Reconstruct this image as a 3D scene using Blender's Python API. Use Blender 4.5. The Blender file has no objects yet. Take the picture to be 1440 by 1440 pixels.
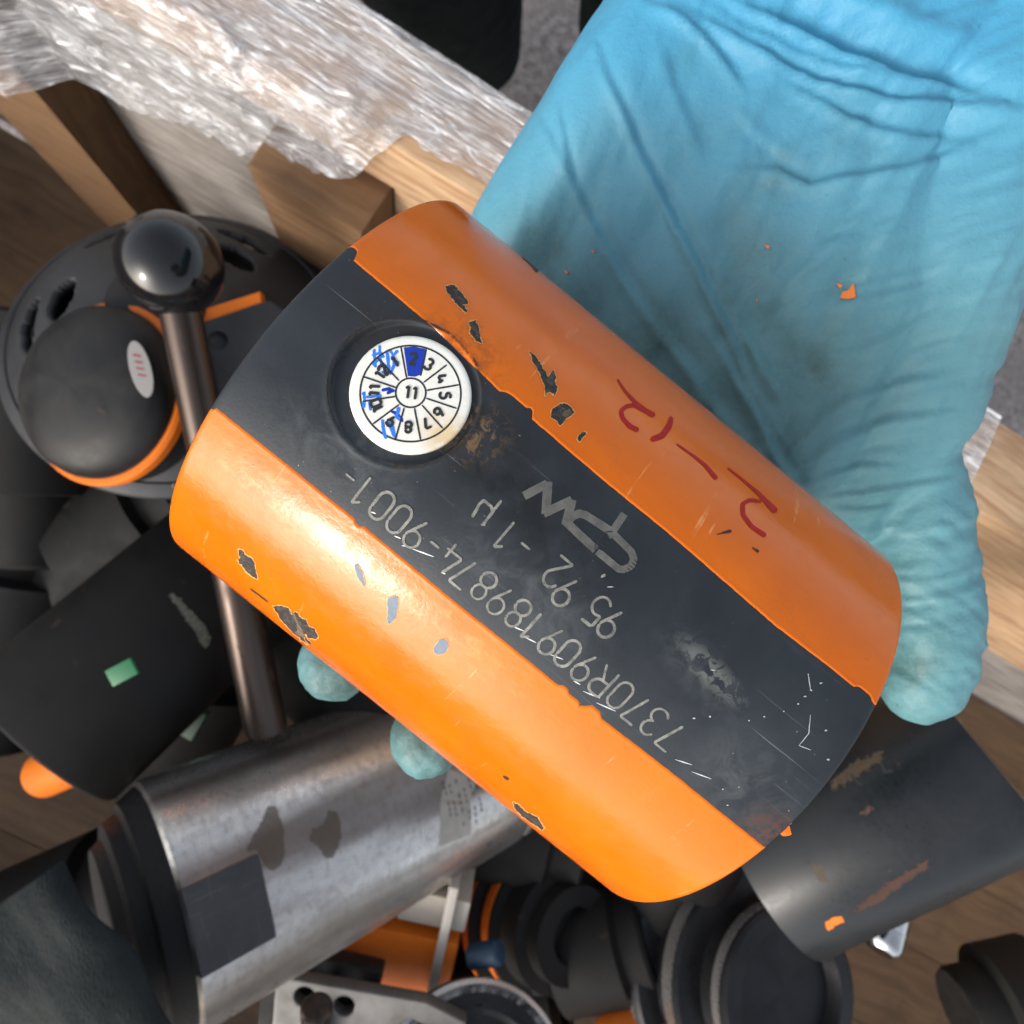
import bpy, bmesh, math, random
import numpy as np
from mathutils import Vector, Matrix
from mathutils.bvhtree import BVHTree

random.seed(7); rng = np.random.default_rng(7)
S = bpy.context.scene
COL = S.collection

# ------------------------------------------------------------------ frames
# Everything is measured in millimetres in a frame whose -Z looks down on the
# work; WR turns that frame so that world Z is the crate's true vertical.
F = 950.0                       # focal length in pixels of a 1440 px picture
H = 1.25                        # height of the eye above the ground (m)
g = Vector((-.15, -.045, -.98)).normalized()
WR = g.rotation_difference(Vector((0, 0, -1))).to_matrix()
WRn = np.array(WR)
def V3(*a): return np.array(a, float)
def W(p):
    p = np.atleast_2d(np.asarray(p, float))
    return (p * .001) @ WRn.T + np.array([0, 0, H])
def PX(x, y, d): return V3((x - 720) / F * d, -(y - 720) / F * d, -d)
def unit(v): v = np.asarray(v, float); return v / np.linalg.norm(v)
G = unit(V3(*g))

# ------------------------------------------------------------------ camera
cam = bpy.data.cameras.new('camera'); co = bpy.data.objects.new('camera', cam); COL.objects.link(co)
cam.sensor_width = 36; cam.lens = F / 1440 * 36
cam.clip_start = .01; cam.clip_end = 60
co.matrix_world = Matrix.Translation((0, 0, H)) @ WR.to_4x4()
cam.dof.use_dof = True; cam.dof.focus_distance = .118; cam.dof.aperture_fstop = 26
S.camera = co
S.render.resolution_x = S.render.resolution_y = 1024
S.view_settings.view_transform = 'Standard'; S.view_settings.look = 'None'
S.view_settings.exposure = 1.0; S.view_settings.gamma = 1

# ------------------------------------------------------------------ light
sd = WRn @ unit(V3(-.62, -.58, .54))          # towards the sun
el = math.asin(sd[2]); az = math.atan2(sd[0], sd[1])
wd = bpy.data.worlds.new('World'); S.world = wd; wd.use_nodes = True
nt = wd.node_tree; sky = nt.nodes.new('ShaderNodeTexSky'); sky.sky_type = 'NISHITA'; sky.sun_disc = False
sky.sun_elevation = el; sky.sun_rotation = az; sky.air_density = 1.0; sky.dust_density = 3.0; sky.ozone_density = .6
hs_ = nt.nodes.new('ShaderNodeHueSaturation'); hs_.inputs['Saturation'].default_value = .42; nt.links.new(sky.outputs[0], hs_.inputs['Color']); nt.links.new(hs_.outputs[0], nt.nodes['Background'].inputs[0]); nt.nodes['Background'].inputs[1].default_value = .15
sun = bpy.data.lights.new('sun', 'SUN'); so = bpy.data.objects.new('sun', sun); COL.objects.link(so)
sun.energy = .55; sun.angle = math.radians(10); sun.color = (1, .95, .9)
so.rotation_euler = Vector(tuple(sd)).to_track_quat('Z', 'Y').to_euler()

# ------------------------------------------------------------------ helpers
def tag(o, label=None, cat=None, group=None, kind=None):
    if label: o['label'] = label
    if cat: o['category'] = cat
    if group: o['group'] = group
    if kind: o['kind'] = kind
    return o
def thing(name, at, label, cat, group=None):
    o = bpy.data.objects.new(name, None); COL.objects.link(o)
    o.location = W(at)[0]; o.empty_display_size = .02
    return tag(o, label, cat, group)
def meshob(name, v, f, mat, parent=None, uv=None, smooth=None, label=None):
    """v in frame mm; uv = per-vertex (mm) or None"""
    w = W(v)
    org = np.array(root_loc(parent)) if parent else w.mean(0)
    me = bpy.data.meshes.new(name); me.from_pydata((w - org).tolist(), [], [tuple(map(int, q)) for q in f]); me.update()
    if uv is not None:
        l = me.uv_layers.new(name='UVMap'); idx = np.empty(len(me.loops), dtype=np.int32); me.loops.foreach_get('vertex_index', idx)
        l.data.foreach_set('uv', np.asarray(uv, np.float32)[idx].ravel())
    if smooth is not None:
        me.shade_smooth()
        if smooth < 180: me.set_sharp_from_angle(angle=math.radians(smooth))
    o = bpy.data.objects.new(name, me); COL.objects.link(o)
    if mat: me.materials.append(mat)
    if parent:
        o.parent = parent
        if parent.type == 'MESH': pass
    else: o.location = org
    if label: o['label'] = label
    return o
def root_loc(p):
    l = Vector((0, 0, 0))
    while p: l += p.location; p = p.parent
    return l
def frame_of(axis):
    a = unit(axis); t = V3(0, 0, 1) if abs(a[2]) < .9 else V3(1, 0, 0)
    e1 = unit(np.cross(a, t)); e2 = np.cross(a, e1); return a, e1, e2
def lathe(name, p0, p1, prof, mat, parent=None, seg=96, smooth=30, label=None, bump=None):
    """prof: [(t mm along p0->p1, r mm)]"""
    a, e1, e2 = frame_of(np.asarray(p1) - np.asarray(p0))
    v = []; uv = []; f = []; acc = 0; pt = None
    for t, r in prof:
        if pt is not None: acc += math.hypot(t - pt[0], r - pt[1])
        pt = (t, r)
        for k in range(seg + 1):
            th = 2 * math.pi * k / seg
            v.append(np.asarray(p0) + a * t + (e1 * math.cos(th) + e2 * math.sin(th)) * r); uv.append((acc, th * 40))
    n = seg + 1
    for i in range(len(prof) - 1):
        for k in range(seg):
            q = (i * n + k, i * n + k + 1, (i + 1) * n + k + 1, (i + 1) * n + k); f.append(q)
    o = meshob(name, v, f, mat, parent, uv, smooth, label)
    bm = bmesh.new(); bm.from_mesh(o.data); bmesh.ops.remove_doubles(bm, verts=bm.verts, dist=1e-6)
    bmesh.ops.recalc_face_normals(bm, faces=bm.faces); bm.to_mesh(o.data); bm.free()
    if smooth < 180: o.data.set_sharp_from_angle(angle=math.radians(smooth))
    return o
def solid(r, L, c=1.5, bore=0, bd=10):
    """closed profile of a turned part of radius r and length L"""
    p = []
    p += ([(bd, 0), (bd, bore), (0, bore)] if bore else [(0, 0)])
    p += [(0, r - c), (c * .3, r - c * .3), (c, r), (L - c, r), (L - c * .3, r - c * .3), (L, r - c)]
    p += ([(L, bore), (L - bd, bore), (L - bd, 0)] if bore else [(L, 0)])
    return p
def box(name, c, ex, ey, ez, mat, parent=None, bevel=1.0, label=None, jit=0):
    """half-extent vectors ex ey ez"""
    c, ex, ey, ez = map(lambda q: np.asarray(q, float), (c, ex, ey, ez))
    lx, ly, lz = (np.linalg.norm(q) for q in (ex, ey, ez))
    bm = bmesh.new(); bmesh.ops.create_cube(bm, size=2)
    for q in bm.verts: q.co = Vector((q.co.x * lx, q.co.y * ly, q.co.z * lz))
    if bevel: bmesh.ops.bevel(bm, geom=list(bm.edges), offset=bevel, segments=2, affect='EDGES', profile=.6)
    uvl = bm.loops.layers.uv.new('UVMap'); off = random.random() * 500
    for fc in bm.faces:
        n = fc.normal; ax = max(range(3), key=lambda i: abs(n[i]))
        for l in fc.loops:
            p = l.vert.co
            l[uvl].uv = ((p.y, p.z + off) if ax == 0 else (p.x, p.z + off) if ax == 1 else (p.x, p.y + off + 77))
    R = np.array([ex / lx, ey / ly, ez / lz])
    me = bpy.data.meshes.new(name); org = np.array(root_loc(parent)) if parent else W(c)[0]
    for q in bm.verts:
        p = np.array(q.co) @ R + c + (rng.normal(0, jit, 3) if jit else 0)
        q.co = Vector((W(p)[0] - org).tolist())
    if np.linalg.det(R) < 0: bmesh.ops.reverse_faces(bm, faces=bm.faces)
    bm.to_mesh(me); bm.free(); me.materials.append(mat); me.shade_smooth(); me.set_sharp_from_angle(angle=math.radians(35))
    o = bpy.data.objects.new(name, me); COL.objects.link(o)
    if parent: o.parent = parent
    else: o.location = org
    if label: o['label'] = label
    return o
def plate(name, o0, ex, ey, outline, holes, th, mat, parent=None, bevel=.5, label=None):
    """flat plate: outline and holes are 2-D mm loops in (ex,ey), extruded by +-th"""
    cu = bpy.data.curves.new(name, 'CURVE'); cu.dimensions = '2D'; cu.fill_mode = 'BOTH'; cu.extrude = th; cu.bevel_depth = bevel; cu.bevel_resolution = 1
    for lp in [outline] + holes:
        sp = cu.splines.new('POLY'); sp.points.add(len(lp) - 1)
        for i, (x, y) in enumerate(lp): sp.points[i].co = (x, y, 0, 1)
        sp.use_cyclic_u = True
    t = bpy.data.objects.new('tmp', cu); COL.objects.link(t)
    dg = bpy.context.evaluated_depsgraph_get(); me = bpy.data.meshes.new_from_object(t.evaluated_get(dg)); bpy.data.objects.remove(t)
    co_ = np.empty(len(me.vertices) * 3); me.vertices.foreach_get('co', co_); co_ = co_.reshape(-1, 3)
    ex, ey = unit(ex), unit(ey); ez = np.cross(ex, ey)
    fr = np.asarray(o0) + co_[:, :1] * ex + co_[:, 1:2] * ey + co_[:, 2:] * ez
    fs = [tuple(p.vertices) for p in me.polygons]; bpy.data.meshes.remove(me)
    return meshob(name, fr, fs, mat, parent, co_[:, :2], 30, label)
def circ(cx, cy, r, n=32, ry=None): return [(cx + r * math.cos(2 * math.pi * k / n), cy + (ry or r) * math.sin(2 * math.pi * k / n)) for k in range(n)]

# lattice value noise for numpy displacement
def _h(i, j, k, seed):
    n = (i * 73856093) ^ (j * 19349663) ^ (k * 83492791) ^ (seed * 2654435761)
    n = (n ^ (n >> 13)) * 1274126177 & 0x7fffffff
    return ((n ^ (n >> 16)) & 0xffff) / 65535.0
def vnoise(p, seed=0):
    p = np.asarray(p, float)
    if p.shape[1] == 2: p = np.c_[p, np.zeros(len(p))]
    i = np.floor(p).astype(np.int64); fr = p - i; fr = fr * fr * (3 - 2 * fr); out = 0
    for a in (0, 1):
        for b in (0, 1):
            for c in (0, 1):
                wt = (fr[:, 0] if a else 1 - fr[:, 0]) * (fr[:, 1] if b else 1 - fr[:, 1]) * (fr[:, 2] if c else 1 - fr[:, 2])
                out = out + wt * _h(i[:, 0] + a, i[:, 1] + b, i[:, 2] + c, seed)
    return out
def fbm(p, o=4, seed=0):
    s = 0; a = .5
    for k in range(o): s = s + a * vnoise(np.asarray(p) * 2 ** k + 17.3 * k, seed + k); a *= .5
    return s

# ------------------------------------------------------------------ materials
class NT:
    def __init__(s, name):
        s.m = bpy.data.materials.new(name); s.m.use_nodes = True; s.t = s.m.node_tree; s.b = s.t.nodes['Principled BSDF']
    def n(s, k, **kw):
        x = s.t.nodes.new(k)
        for a, b in kw.items(): setattr(x, a, b)
        return x
    def l(s, a, b): s.t.links.new(a, b)
    def uv(s, sc=(1, 1, 1), uv=True, loc=(0, 0, 0), rot=(0, 0, 0)):
        t = s.n('ShaderNodeTexCoord'); m = s.n('ShaderNodeMapping'); s.l(t.outputs['UV' if uv else 'Object'], m.inputs[0])
        m.inputs['Scale'].default_value = sc; m.inputs['Location'].default_value = loc; m.inputs['Rotation'].default_value = rot; return m.outputs[0]
    def noise(s, vec, sc=1, det=4, rough=.55, dist=0):
        x = s.n('ShaderNodeTexNoise'); s.l(vec, x.inputs['Vector']); x.inputs['Scale'].default_value = sc; x.inputs['Detail'].default_value = det
        x.inputs['Roughness'].default_value = rough; x.inputs['Distortion'].default_value = dist; return x.outputs['Fac']
    def ramp(s, f, a, b, lo=0, hi=1):
        x = s.n('ShaderNodeMapRange'); s.l(f, x.inputs[0]); x.inputs[1].default_value = a; x.inputs[2].default_value = b
        x.inputs[3].default_value = lo; x.inputs[4].default_value = hi; return x.outputs[0]
    def mix(s, f, a, b):
        x = s.n('ShaderNodeMix', data_type='RGBA'); s.put(f, x.inputs[0]); s.put(a, x.inputs[6]); s.put(b, x.inputs[7]); return x.outputs[2]
    def fmix(s, f, a, b):
        x = s.n('ShaderNodeMix', data_type='FLOAT'); s.put(f, x.inputs[0]); s.put(a, x.inputs[2]); s.put(b, x.inputs[3]); return x.outputs[0]
    def math(s, op, a, b=0):
        x = s.n('ShaderNodeMath', operation=op); s.put(a, x.inputs[0]); s.put(b, x.inputs[1]); return x.outputs[0]
    def put(s, v, i):
        if isinstance(v, (int, float)): i.default_value = v
        elif isinstance(v, tuple): i.default_value = v if len(v) == 4 else v + (1,)
        else: s.l(v, i)
    def set(s, **k):
        for a, b in k.items(): s.put(b, s.b.inputs[a.replace('_', ' ')])
    def bump(s, h, dist, st=1):
        x = s.n('ShaderNodeBump'); s.l(h, x.inputs['Height']); x.inputs['Distance'].default_value = dist; x.inputs['Strength'].default_value = st
        s.l(x.outputs[0], s.b.inputs['Normal']); return x
    def ell(s, vec, c, r, ang=0):
        """1 inside an ellipse (uv mm), soft"""
        m = s.n('ShaderNodeMapping', vector_type='TEXTURE'); s.l(vec, m.inputs[0]); m.inputs['Location'].default_value = (c[0], c[1], 0)
        m.inputs['Rotation'].default_value = (0, 0, ang); m.inputs['Scale'].default_value = (r[0], r[1], 1e4)
        x = s.n('ShaderNodeVectorMath', operation='LENGTH'); s.l(m.outputs[0], x.inputs[0]); return s.ramp(x.outputs['Value'], 1.0, .3)

def metalmat(name, c1, c2, sc=.05, rough=(.25, .5), metal=0., bump=.02, stretch=(1, 1), spot=None, spotc=(.2, .08, .03), spotr=.8, scratch=None, coat=0, uv=True, s2=None, spec=.3):
    """worn steel / paint: two tones, fine grain, optional rust or bare spots and scratches; UV in mm"""
    t = NT(name); u = t.uv((stretch[0], stretch[1], 1), uv)
    k = 1 if uv else 1000
    big = t.noise(u, sc * k, 5, .6, .4); fine = t.noise(u, sc * 14 * k, 4, .7)
    col = t.mix(t.ramp(big, .3, .7), c1, c2)
    col = t.mix(t.ramp(fine, .35, .8, 0, .25), col, tuple(min(1, q * 1.8 + .01) for q in c1))
    r = t.fmix(t.ramp(big, .3, .7), rough[0], rough[1]); r = t.math('ADD', r, t.ramp(fine, .3, .8, -.05, .1))
    met = metal
    if spot is not None:
        sn = t.noise(t.uv((1, 1, 1), uv, (31, 17, 5)), (s2 or sc * 2) * k, 8, .65, .5); m = t.ramp(sn, spot, spot + .04)
        col = t.mix(m, col, spotc); r = t.fmix(m, r, spotr); met = t.fmix(m, float(metal), 0.)
    if scratch:
        w = t.uv((.02, 1.6, 1), uv, rot=(0, 0, .5)); s1 = t.ramp(t.noise(w, .9 * k, 2, .5, .2), .66, .7)
        w2 = t.uv((1.3, .03, 1), uv, rot=(0, 0, .35)); s3 = t.ramp(t.noise(w2, .8 * k, 2, .5, .2), .67, .71)
        sm = t.math('MULTIPLY', t.math('MAXIMUM', s1, s3), t.ramp(big, .4, .6, 0, .6)); col = t.mix(sm, col, scratch)
    t.set(Base_Color=col, Roughness=r, Metallic=met, Coat_Weight=coat, Specular_IOR_Level=spec)
    t.bump(fine, bump * .001, .8)
    return t.m
def flat(name, c, rough=.5, metal=0.): 
    t = NT(name); n = t.noise(t.uv(uv=False), 900, 3); t.set(Base_Color=t.mix(t.ramp(n, .3, .7, 0, .3), c, tuple(q * .6 for q in c)), Roughness=rough, Metallic=metal); return t.m

def wood(name, c1, c2, c3, sc=1., rough=.75):
    t = NT(name); u = t.uv((.012 * sc, .16 * sc, 1)); w = t.noise(t.uv((.01, .01, 1)), 1, 3)
    u2 = t.n('ShaderNodeVectorMath', operation='ADD'); t.l(u, u2.inputs[0]); cm = t.n('ShaderNodeCombineXYZ'); t.l(t.math('MULTIPLY', w, 2.5), cm.inputs[1]); t.l(cm.outputs[0], u2.inputs[1])
    gr = t.noise(u2.outputs[0], 1.3, 6, .6, .25); fine = t.noise(t.uv((.05, 2.2, 1)), 1, 3); blot = t.noise(t.uv((1, 1, 1)), .02, 4)
    col = t.mix(t.ramp(gr, .36, .6), c1, c2); col = t.mix(t.ramp(fine, .45, .8, 0, .5), col, c3); col = t.mix(t.ramp(blot, .5, .75, 0, .6), col, c3)
    t.set(Base_Color=col, Roughness=rough); t.bump(t.math('ADD', gr, t.math('MULTIPLY', fine, .4)), .0006, .7); return t.m

m_blacksteel = metalmat('blued_black_steel', (.018, .021, .026), (.030, .034, .040), .03, (.30, .42), .0, .02, spot=.70, spotc=(.06, .055, .05), scratch=(.16, .16, .16), coat=0)
m_darkpart = metalmat('dark_oily_steel', (.012, .012, .013), (.03, .029, .028), .03, (.35, .6), .3, .05, spot=.68, spotc=(.05, .035, .025))
m_greysteel = metalmat('dark_grey_phosphated_steel', (.030, .031, .033), (.055, .056, .06), .02, (.42, .6), .3, .04, spot=.72, spotc=(.1, .09, .08))
m_shadepart = metalmat('shade_black_iron', (.006, .006, .006), (.014, .013, .012), .03, (.5, .75), .0, .06, spot=.66, spotc=(.03, .022, .016), spec=.2)  # near-black base puts the shade deep in the heap into the colour
m_ball = metalmat('glossy_black_bakelite', (.004, .004, .005), (.009, .009, .010), .03, (.05, .10), 0., .003, spec=.5)
m_rod = metalmat('brown_stained_rod', (.04, .028, .022), (.09, .072, .065), .02, (.25, .4), .85, .02, (.2, 1), spot=.62, spotc=(.05, .03, .022), spotr=.6)
m_orange_bg = metalmat('orange_paint_worn', (.72, .17, .012), (.6, .12, .01), .03, (.4, .6), 0, .03, spot=.70, spotc=(.03, .02, .015))
m_rust = metalmat('rusty_edge', (.035, .02, .016), (.075, .034, .022), .2, (.7, .9), 0, .1)
m_print = flat('black_print', (.02, .02, .022), .5)
m_green = flat('green_plastic', (.01, .15, .055), .5)
m_blue = flat('blue_plastic', (.012, .04, .08), .5)

# ================================================================== SETTING
tc = NT('speckled_concrete'); u = tc.uv(uv=False)
cc = tc.mix(tc.ramp(tc.noise(u, 60, 5, .7), .35, .65), (.10, .088, .082), (.40, .36, .34)); cc = tc.mix(tc.ramp(tc.noise(u, 12, 4), .4, .7), cc, (.22, .19, .18))
tc.set(Base_Color=cc, Roughness=.9); tc.bump(tc.noise(u, 90, 4), .004)
me = bpy.data.meshes.new('ground'); me.from_pydata([(-25, -25, 0), (25, -25, 0), (25, 25, 0), (-25, 25, 0)], [], [(0, 1, 2, 3)]); me.materials.append(tc.m)
gr = bpy.data.objects.new('ground', me); COL.objects.link(gr); tag(gr, kind='structure')

# ---- crate
m_wgrey = wood('weathered_grey_board', (.17, .145, .125), (.34, .31, .285), (.11, .09, .078), 1.0)
m_wlight = wood('pale_pine_board', (.30, .17, .085), (.48, .33, .20), (.24, .125, .06), 1.0)
m_wbrown = wood('brown_pine_block', (.13, .065, .027), (.19, .105, .048), (.07, .034, .015), .6)
m_ply = wood('plywood_crate_floor', (.085, .047, .022), (.13, .075, .036), (.05, .027, .013), .5)  # base colour kept dark to carry the shade of the crate's depth
rd = unit(V3(.876, -.482, 0) - G * (V3(.876, -.482, 0) @ G)); nin = unit(np.cross(rd, G))
if nin[1] > 0: nin = -nin
O = PX(480, 222, 405)                      # inner top edge of the rail
crate = thing('wooden_crate', O + G * 330, 'open timber crate with film-wrapped top rail, holding the heap of steel parts', 'crate')
def cb(name, a0, a1, dn0, dn1, n0, n1, mat, label=None, bev=1.5, jit=.3):
    c = O + rd * (a0 + a1) / 2 + G * (dn0 + dn1) / 2 + nin * (n0 + n1) / 2
    return box(name, c, rd * (a1 - a0) / 2, G * (dn1 - dn0) / 2, nin * (n1 - n0) / 2, mat, crate, bev, label, jit)
cb('top_rail', -560, 1400, -48, -2, -54, 0, m_wlight, 'pale top rail under clear film')
for i, (mt, hh) in enumerate(((m_wgrey, 0), (m_wgrey, 98), (m_wgrey, 196), (m_wgrey, 294))):
    cb('plank', -560, 33, hh, hh + 95, -26, -8, mt, None)
for i, (mt, hh) in enumerate(((m_wlight, 0), (m_wlight, 98), (m_wgrey, 196), (m_wgrey, 294))):
    cb('plank', 34, 1400, hh, hh + 95, -26, -2, mt, 'pale pine plank' if i < 2 else None)
cb('post', -43, 33, 1, 410, -8, 34, m_wbrown, 'brown corner block post')
cb('post', -318, -228, 1, 410, -8, 34, m_wbrown, 'brown post at the left')
cb('post', 330, 420, 1, 410, -8, 34, m_wbrown)
cf = O + G * 420
for w0, w1, a0_, a1_ in ((0, 1230, -600, -575), (0, 1230, 1405, 1430)):
    for k in range(4): cb('plank', a0_, a1_, k * 98, k * 98 + 95, w0, w1, m_wgrey)
for k in range(4): cb('plank', -575, 1405, k * 98, k * 98 + 95, 1205, 1230, m_wgrey)
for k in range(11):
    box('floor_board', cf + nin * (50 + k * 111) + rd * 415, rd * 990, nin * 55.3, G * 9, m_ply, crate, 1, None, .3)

# ---- clear stretch film wrapped over the rail
def make_film():
    nu, nv = 620, 330; aa = np.linspace(-560, 420, nu); tt = np.linspace(0, 1, nv)
    A, T = np.meshgrid(aa, tt, indexing='ij'); A = A.ravel(); T = T.ravel()
    # section: outside face, over the top, then a skirt hanging on the inside
    wob = (fbm(np.c_[A / 55, T * 0], 5, 3) - .5) * 70 + (fbm(np.c_[A / 9, T * 0], 3, 5) - .5) * 34
    skirt = np.interp(A, [-560, -330, -240, -160, -105, -60, -30, 0, 22, 38, 62, 120, 160, 420], [175, 175, 165, 150, 118, 92, 74, 52, 32, -2, -8, -12, -10, 0]) + wob * np.interp(A, [-200, -60, 40, 60], [.2, 1, .9, .25]) * .55
    Lo = 60.; Lt = 58.; tot = Lo + Lt + skirt; d = T * tot
    n = np.where(d < Lo, -56., np.where(d < Lo + Lt, -56 + (d - Lo), 2.))
    dn = np.where(d < Lo, Lo - d - 50, np.where(d < Lo + Lt, -50., d - Lo - Lt - 50))
    sk = np.clip(d - Lo - Lt, 0, None)
    # the skirt does not hug the rail: it drapes inwards
    n = n + np.where(sk > 0, np.interp(A, [-230, -200], [46, 15]) * (1 - np.exp(-sk / 30)), 0)
    dn = np.where(sk > 0, -50 + sk * .8, dn)
    P = np.c_[A, d]
    # creases: ridged noise, long ones along the rail, short ones on the inside
    def ridge(p, s): return 1 - np.abs(2 * fbm(p, 3, s) - .94) * 2.6
    wx = fbm(np.c_[A / 40, d / 30], 3, 51) * 34; wy = fbm(np.c_[A / 40 + 9, d / 30], 3, 52) * 30
    long_ = np.clip(1 - np.abs(2 * vnoise(np.c_[A / 160 + wx / 120, (d + wy * .3) / 8 - A / 110], 11) - 1) * 2.2, -.2, 1)
    sh = np.clip(1 - np.abs(2 * vnoise(np.c_[(A + wx) / 26, (d + wy) / 15], 21) - 1) * 2.4, -.2, 1) + .45 * np.clip(1 - np.abs(2 * vnoise(np.c_[(A + wx * 1.3) / 12, (d + A * .4 + wy) / 8], 31) - 1) * 2.2, -.2, 1)
    inner = np.clip((d - Lo - 16) / 40, 0, 1) * np.interp(A, [-560, 20, 90, 420], [1, 1, .3, .3])
    h = 1.2 + long_ * .6 * (1 - .5 * inner) + sh * 2.6 * inner
    n = n + np.where(sk > 0, h * .9, 0) + np.where(d < Lo, -h, 0); dn = dn - np.where(d >= Lo, h, 0) * np.where(sk > 0, .6, 1)
    v = O + A[:, None] * rd + dn[:, None] * G + n[:, None] * nin
    f = [(i * nv + j, i * nv + j + 1, (i + 1) * nv + j + 1, (i + 1) * nv + j) for i in range(nu - 1) for j in range(nv - 1)]
    t = NT('clear_stretch_film'); u = t.uv()
    def crease(scl, rot, sc_, det, dist, w): 
        q = t.noise(t.uv(scl, rot=(0, 0, rot)), sc_, det, .5, dist); return t.ramp(t.math('ABSOLUTE', t.math('SUBTRACT', q, .5)), 0, w, 1, 0)
    k1 = crease((.05, 1, 1), .10, .13, 3, .35, .030); k2 = crease((.5, 1, 1), -.5, .075, 3, .9, .016); k3 = crease((.10, 1, 1), -.22, .08, 2, .5, .018); k4 = crease((.05, 1, 1), .2, .42, 3, .4, .05)
    reg = t.ramp(t.noise(u, .02, 2), .40, .62)
    cr = t.math('MAXIMUM', t.math('MAXIMUM', t.math('MULTIPLY', k1, .8), t.math('MULTIPLY', k4, .6)), t.math('MAXIMUM', t.math('MULTIPLY', k2, t.math('MULTIPLY', reg, .8)), k3))
    al = t.math('ADD', t.ramp(t.noise(u, .03, 4), .35, .65, .24, .54), t.math('MULTIPLY', t.math('MULTIPLY', cr, t.ramp(t.noise(u, .06, 4, .6), .3, .6, .35, 1)), .55))
    t.set(Base_Color=t.mix(cr, (.50, .51, .54), (.95, .95, .97)), Roughness=t.math('ADD', .12, t.math('MULTIPLY', cr, .1)), Alpha=al, IOR=1.5, Specular_IOR_Level=1.0, Coat_Weight=1.0, Coat_Roughness=.04)
    bb = t.math('ADD', t.math('MULTIPLY', cr, .6), t.math('MULTIPLY', t.noise(t.uv((.3, 1, 1)), .12, 3, .5, 1.2), 2.2)); t.bump(bb, .0012, 1)
    o = meshob('plastic_film', v, f, t.m, None, np.c_[A, d], 180)
    tag(o, 'clear crumpled stretch film wrapped over the crate rail, torn along its lower edge', 'plastic film')
make_film()

# ================================================================== ORANGE CYLINDER
CC = V3(4.522, -7.852, -156.317); cd = unit(V3(.77644, -.62976, -.0233)); cw = -CC - (-CC @ cd) * cd; cw = unit(cw); cv = np.cross(cw, cd)
R = 48.0; HL = 58.27
def on_cyl(px, py, r=R):
    q = unit(V3(px - 720, -(py - 720), -F)); a = q - (q @ cd) * cd; c = CC - (CC @ cd) * cd
    A = a @ a; B = a @ c; D = max(B * B - A * (c @ c - r * r), 0)
    X = q * ((B - math.sqrt(D)) / A) - CC; s = X @ cd; n = X - s * cd
    return np.array([s, R * math.atan2(n @ cv, n @ cw)])
rc = on_cyl(570, 549.5); r_in = 12.2; depth = 1.7
th0 = rc[1] / R; n0 = cw * math.cos(th0) + cv * math.sin(th0); P0 = CC + rc[0] * cd + R * n0; t0 = np.cross(n0, cd)
def surf(s, a, h=0.):
    s = np.atleast_1d(np.asarray(s, float)); a = np.atleast_1d(np.asarray(a, float)); h = h + np.zeros_like(s)
    th = a / R; r = R + h
    e = np.clip(HL - np.abs(s), 0, 1.0); r = r - (1 - np.sqrt(1 - (1 - e) ** 2)) * .9
    p = CC + s[:, None] * cd + r[:, None] * (np.cos(th)[:, None] * cw + np.sin(th)[:, None] * cv)
    q = p - P0; z = q @ n0; x = q @ cd; y = q @ t0; rho = np.hypot(x, y)
    m = (rho < r_in) & (np.abs(th - th0) < 1); k = np.clip((r_in - rho) / .7, 0, 1); k = k * k * (3 - 2 * k)
    zt = np.minimum(z, -depth + h); p = p + np.where(m, (zt - z) * k, 0)[:, None] * n0
    lip = np.exp(-((rho - r_in - .3) / .45) ** 2) * .10 * (np.abs(th - th0) < 1); return p + lip[:, None] * n0
def axis_samples(lo, hi, c, half, fine, coarse):
    xs = [lo]; x = lo
    while x < hi - 1e-6:
        x = min(hi, x + (fine if abs(x - c) < half else coarse)); xs.append(x)
    return np.array(xs)
ss = axis_samples(-HL, HL, rc[0], 15, .22, .9); ss = np.unique(np.r_[ss, -HL + .1, -HL + .25, -HL + .5, HL - .5, HL - .25, HL - .1])
top = thing('steel_cylinder', CC - 48 * V3(*(-g)) * 1, 'battered orange steel cylinder with a black marked stripe and round white date dial', 'steel cylinder')
top.location = W(CC)[0]
def grid(S_, A_, h, uvs=True):
    ns, na = len(S_), A_.shape[1]; s = np.repeat(S_, na); a = A_.ravel(); v = surf(s, a, h if np.isscalar(h) else h.ravel())
    f = [(i * na + j, (i + 1) * na + j, (i + 1) * na + j + 1, i * na + j + 1) for i in range(ns - 1) for j in range(na - 1)]
    return v, f, np.c_[s, a]
full = axis_samples(-math.pi * R, math.pi * R, rc[1], 15, .22, 1.0)
v, f, uv = grid(ss, np.repeat(full[None], len(ss), 0), 0.)

# black steel of the body
t = NT('black_oxide_stripe'); u = t.uv(); big = t.noise(u, .035, 4, .6, .5); fine = t.noise(u, 1.6, 5, .7)
col = t.mix(t.ramp(big, .3, .7), (.015, .019, .024), (.030, .036, .043))
sm = t.math('MULTIPLY', t.ramp(t.noise(t.uv((1, 1, 1), loc=(9, 3, 0)), .16, 7, .68, 1.2), .44, .66), 1.0)
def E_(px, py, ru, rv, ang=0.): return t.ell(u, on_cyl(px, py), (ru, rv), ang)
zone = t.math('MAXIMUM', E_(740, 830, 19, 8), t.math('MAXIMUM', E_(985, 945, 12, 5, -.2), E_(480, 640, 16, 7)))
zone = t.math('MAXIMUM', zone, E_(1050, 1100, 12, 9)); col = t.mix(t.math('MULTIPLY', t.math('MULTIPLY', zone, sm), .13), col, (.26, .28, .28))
st = t.math('MULTIPLY', E_(1000, 945, 9, 2.9, -.12), t.ramp(t.noise(u, .38, 5, .65, 1.0), .50, .54)); col = t.mix(t.math('MULTIPLY', st, .30), col, (.30, .31, .27))
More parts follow.
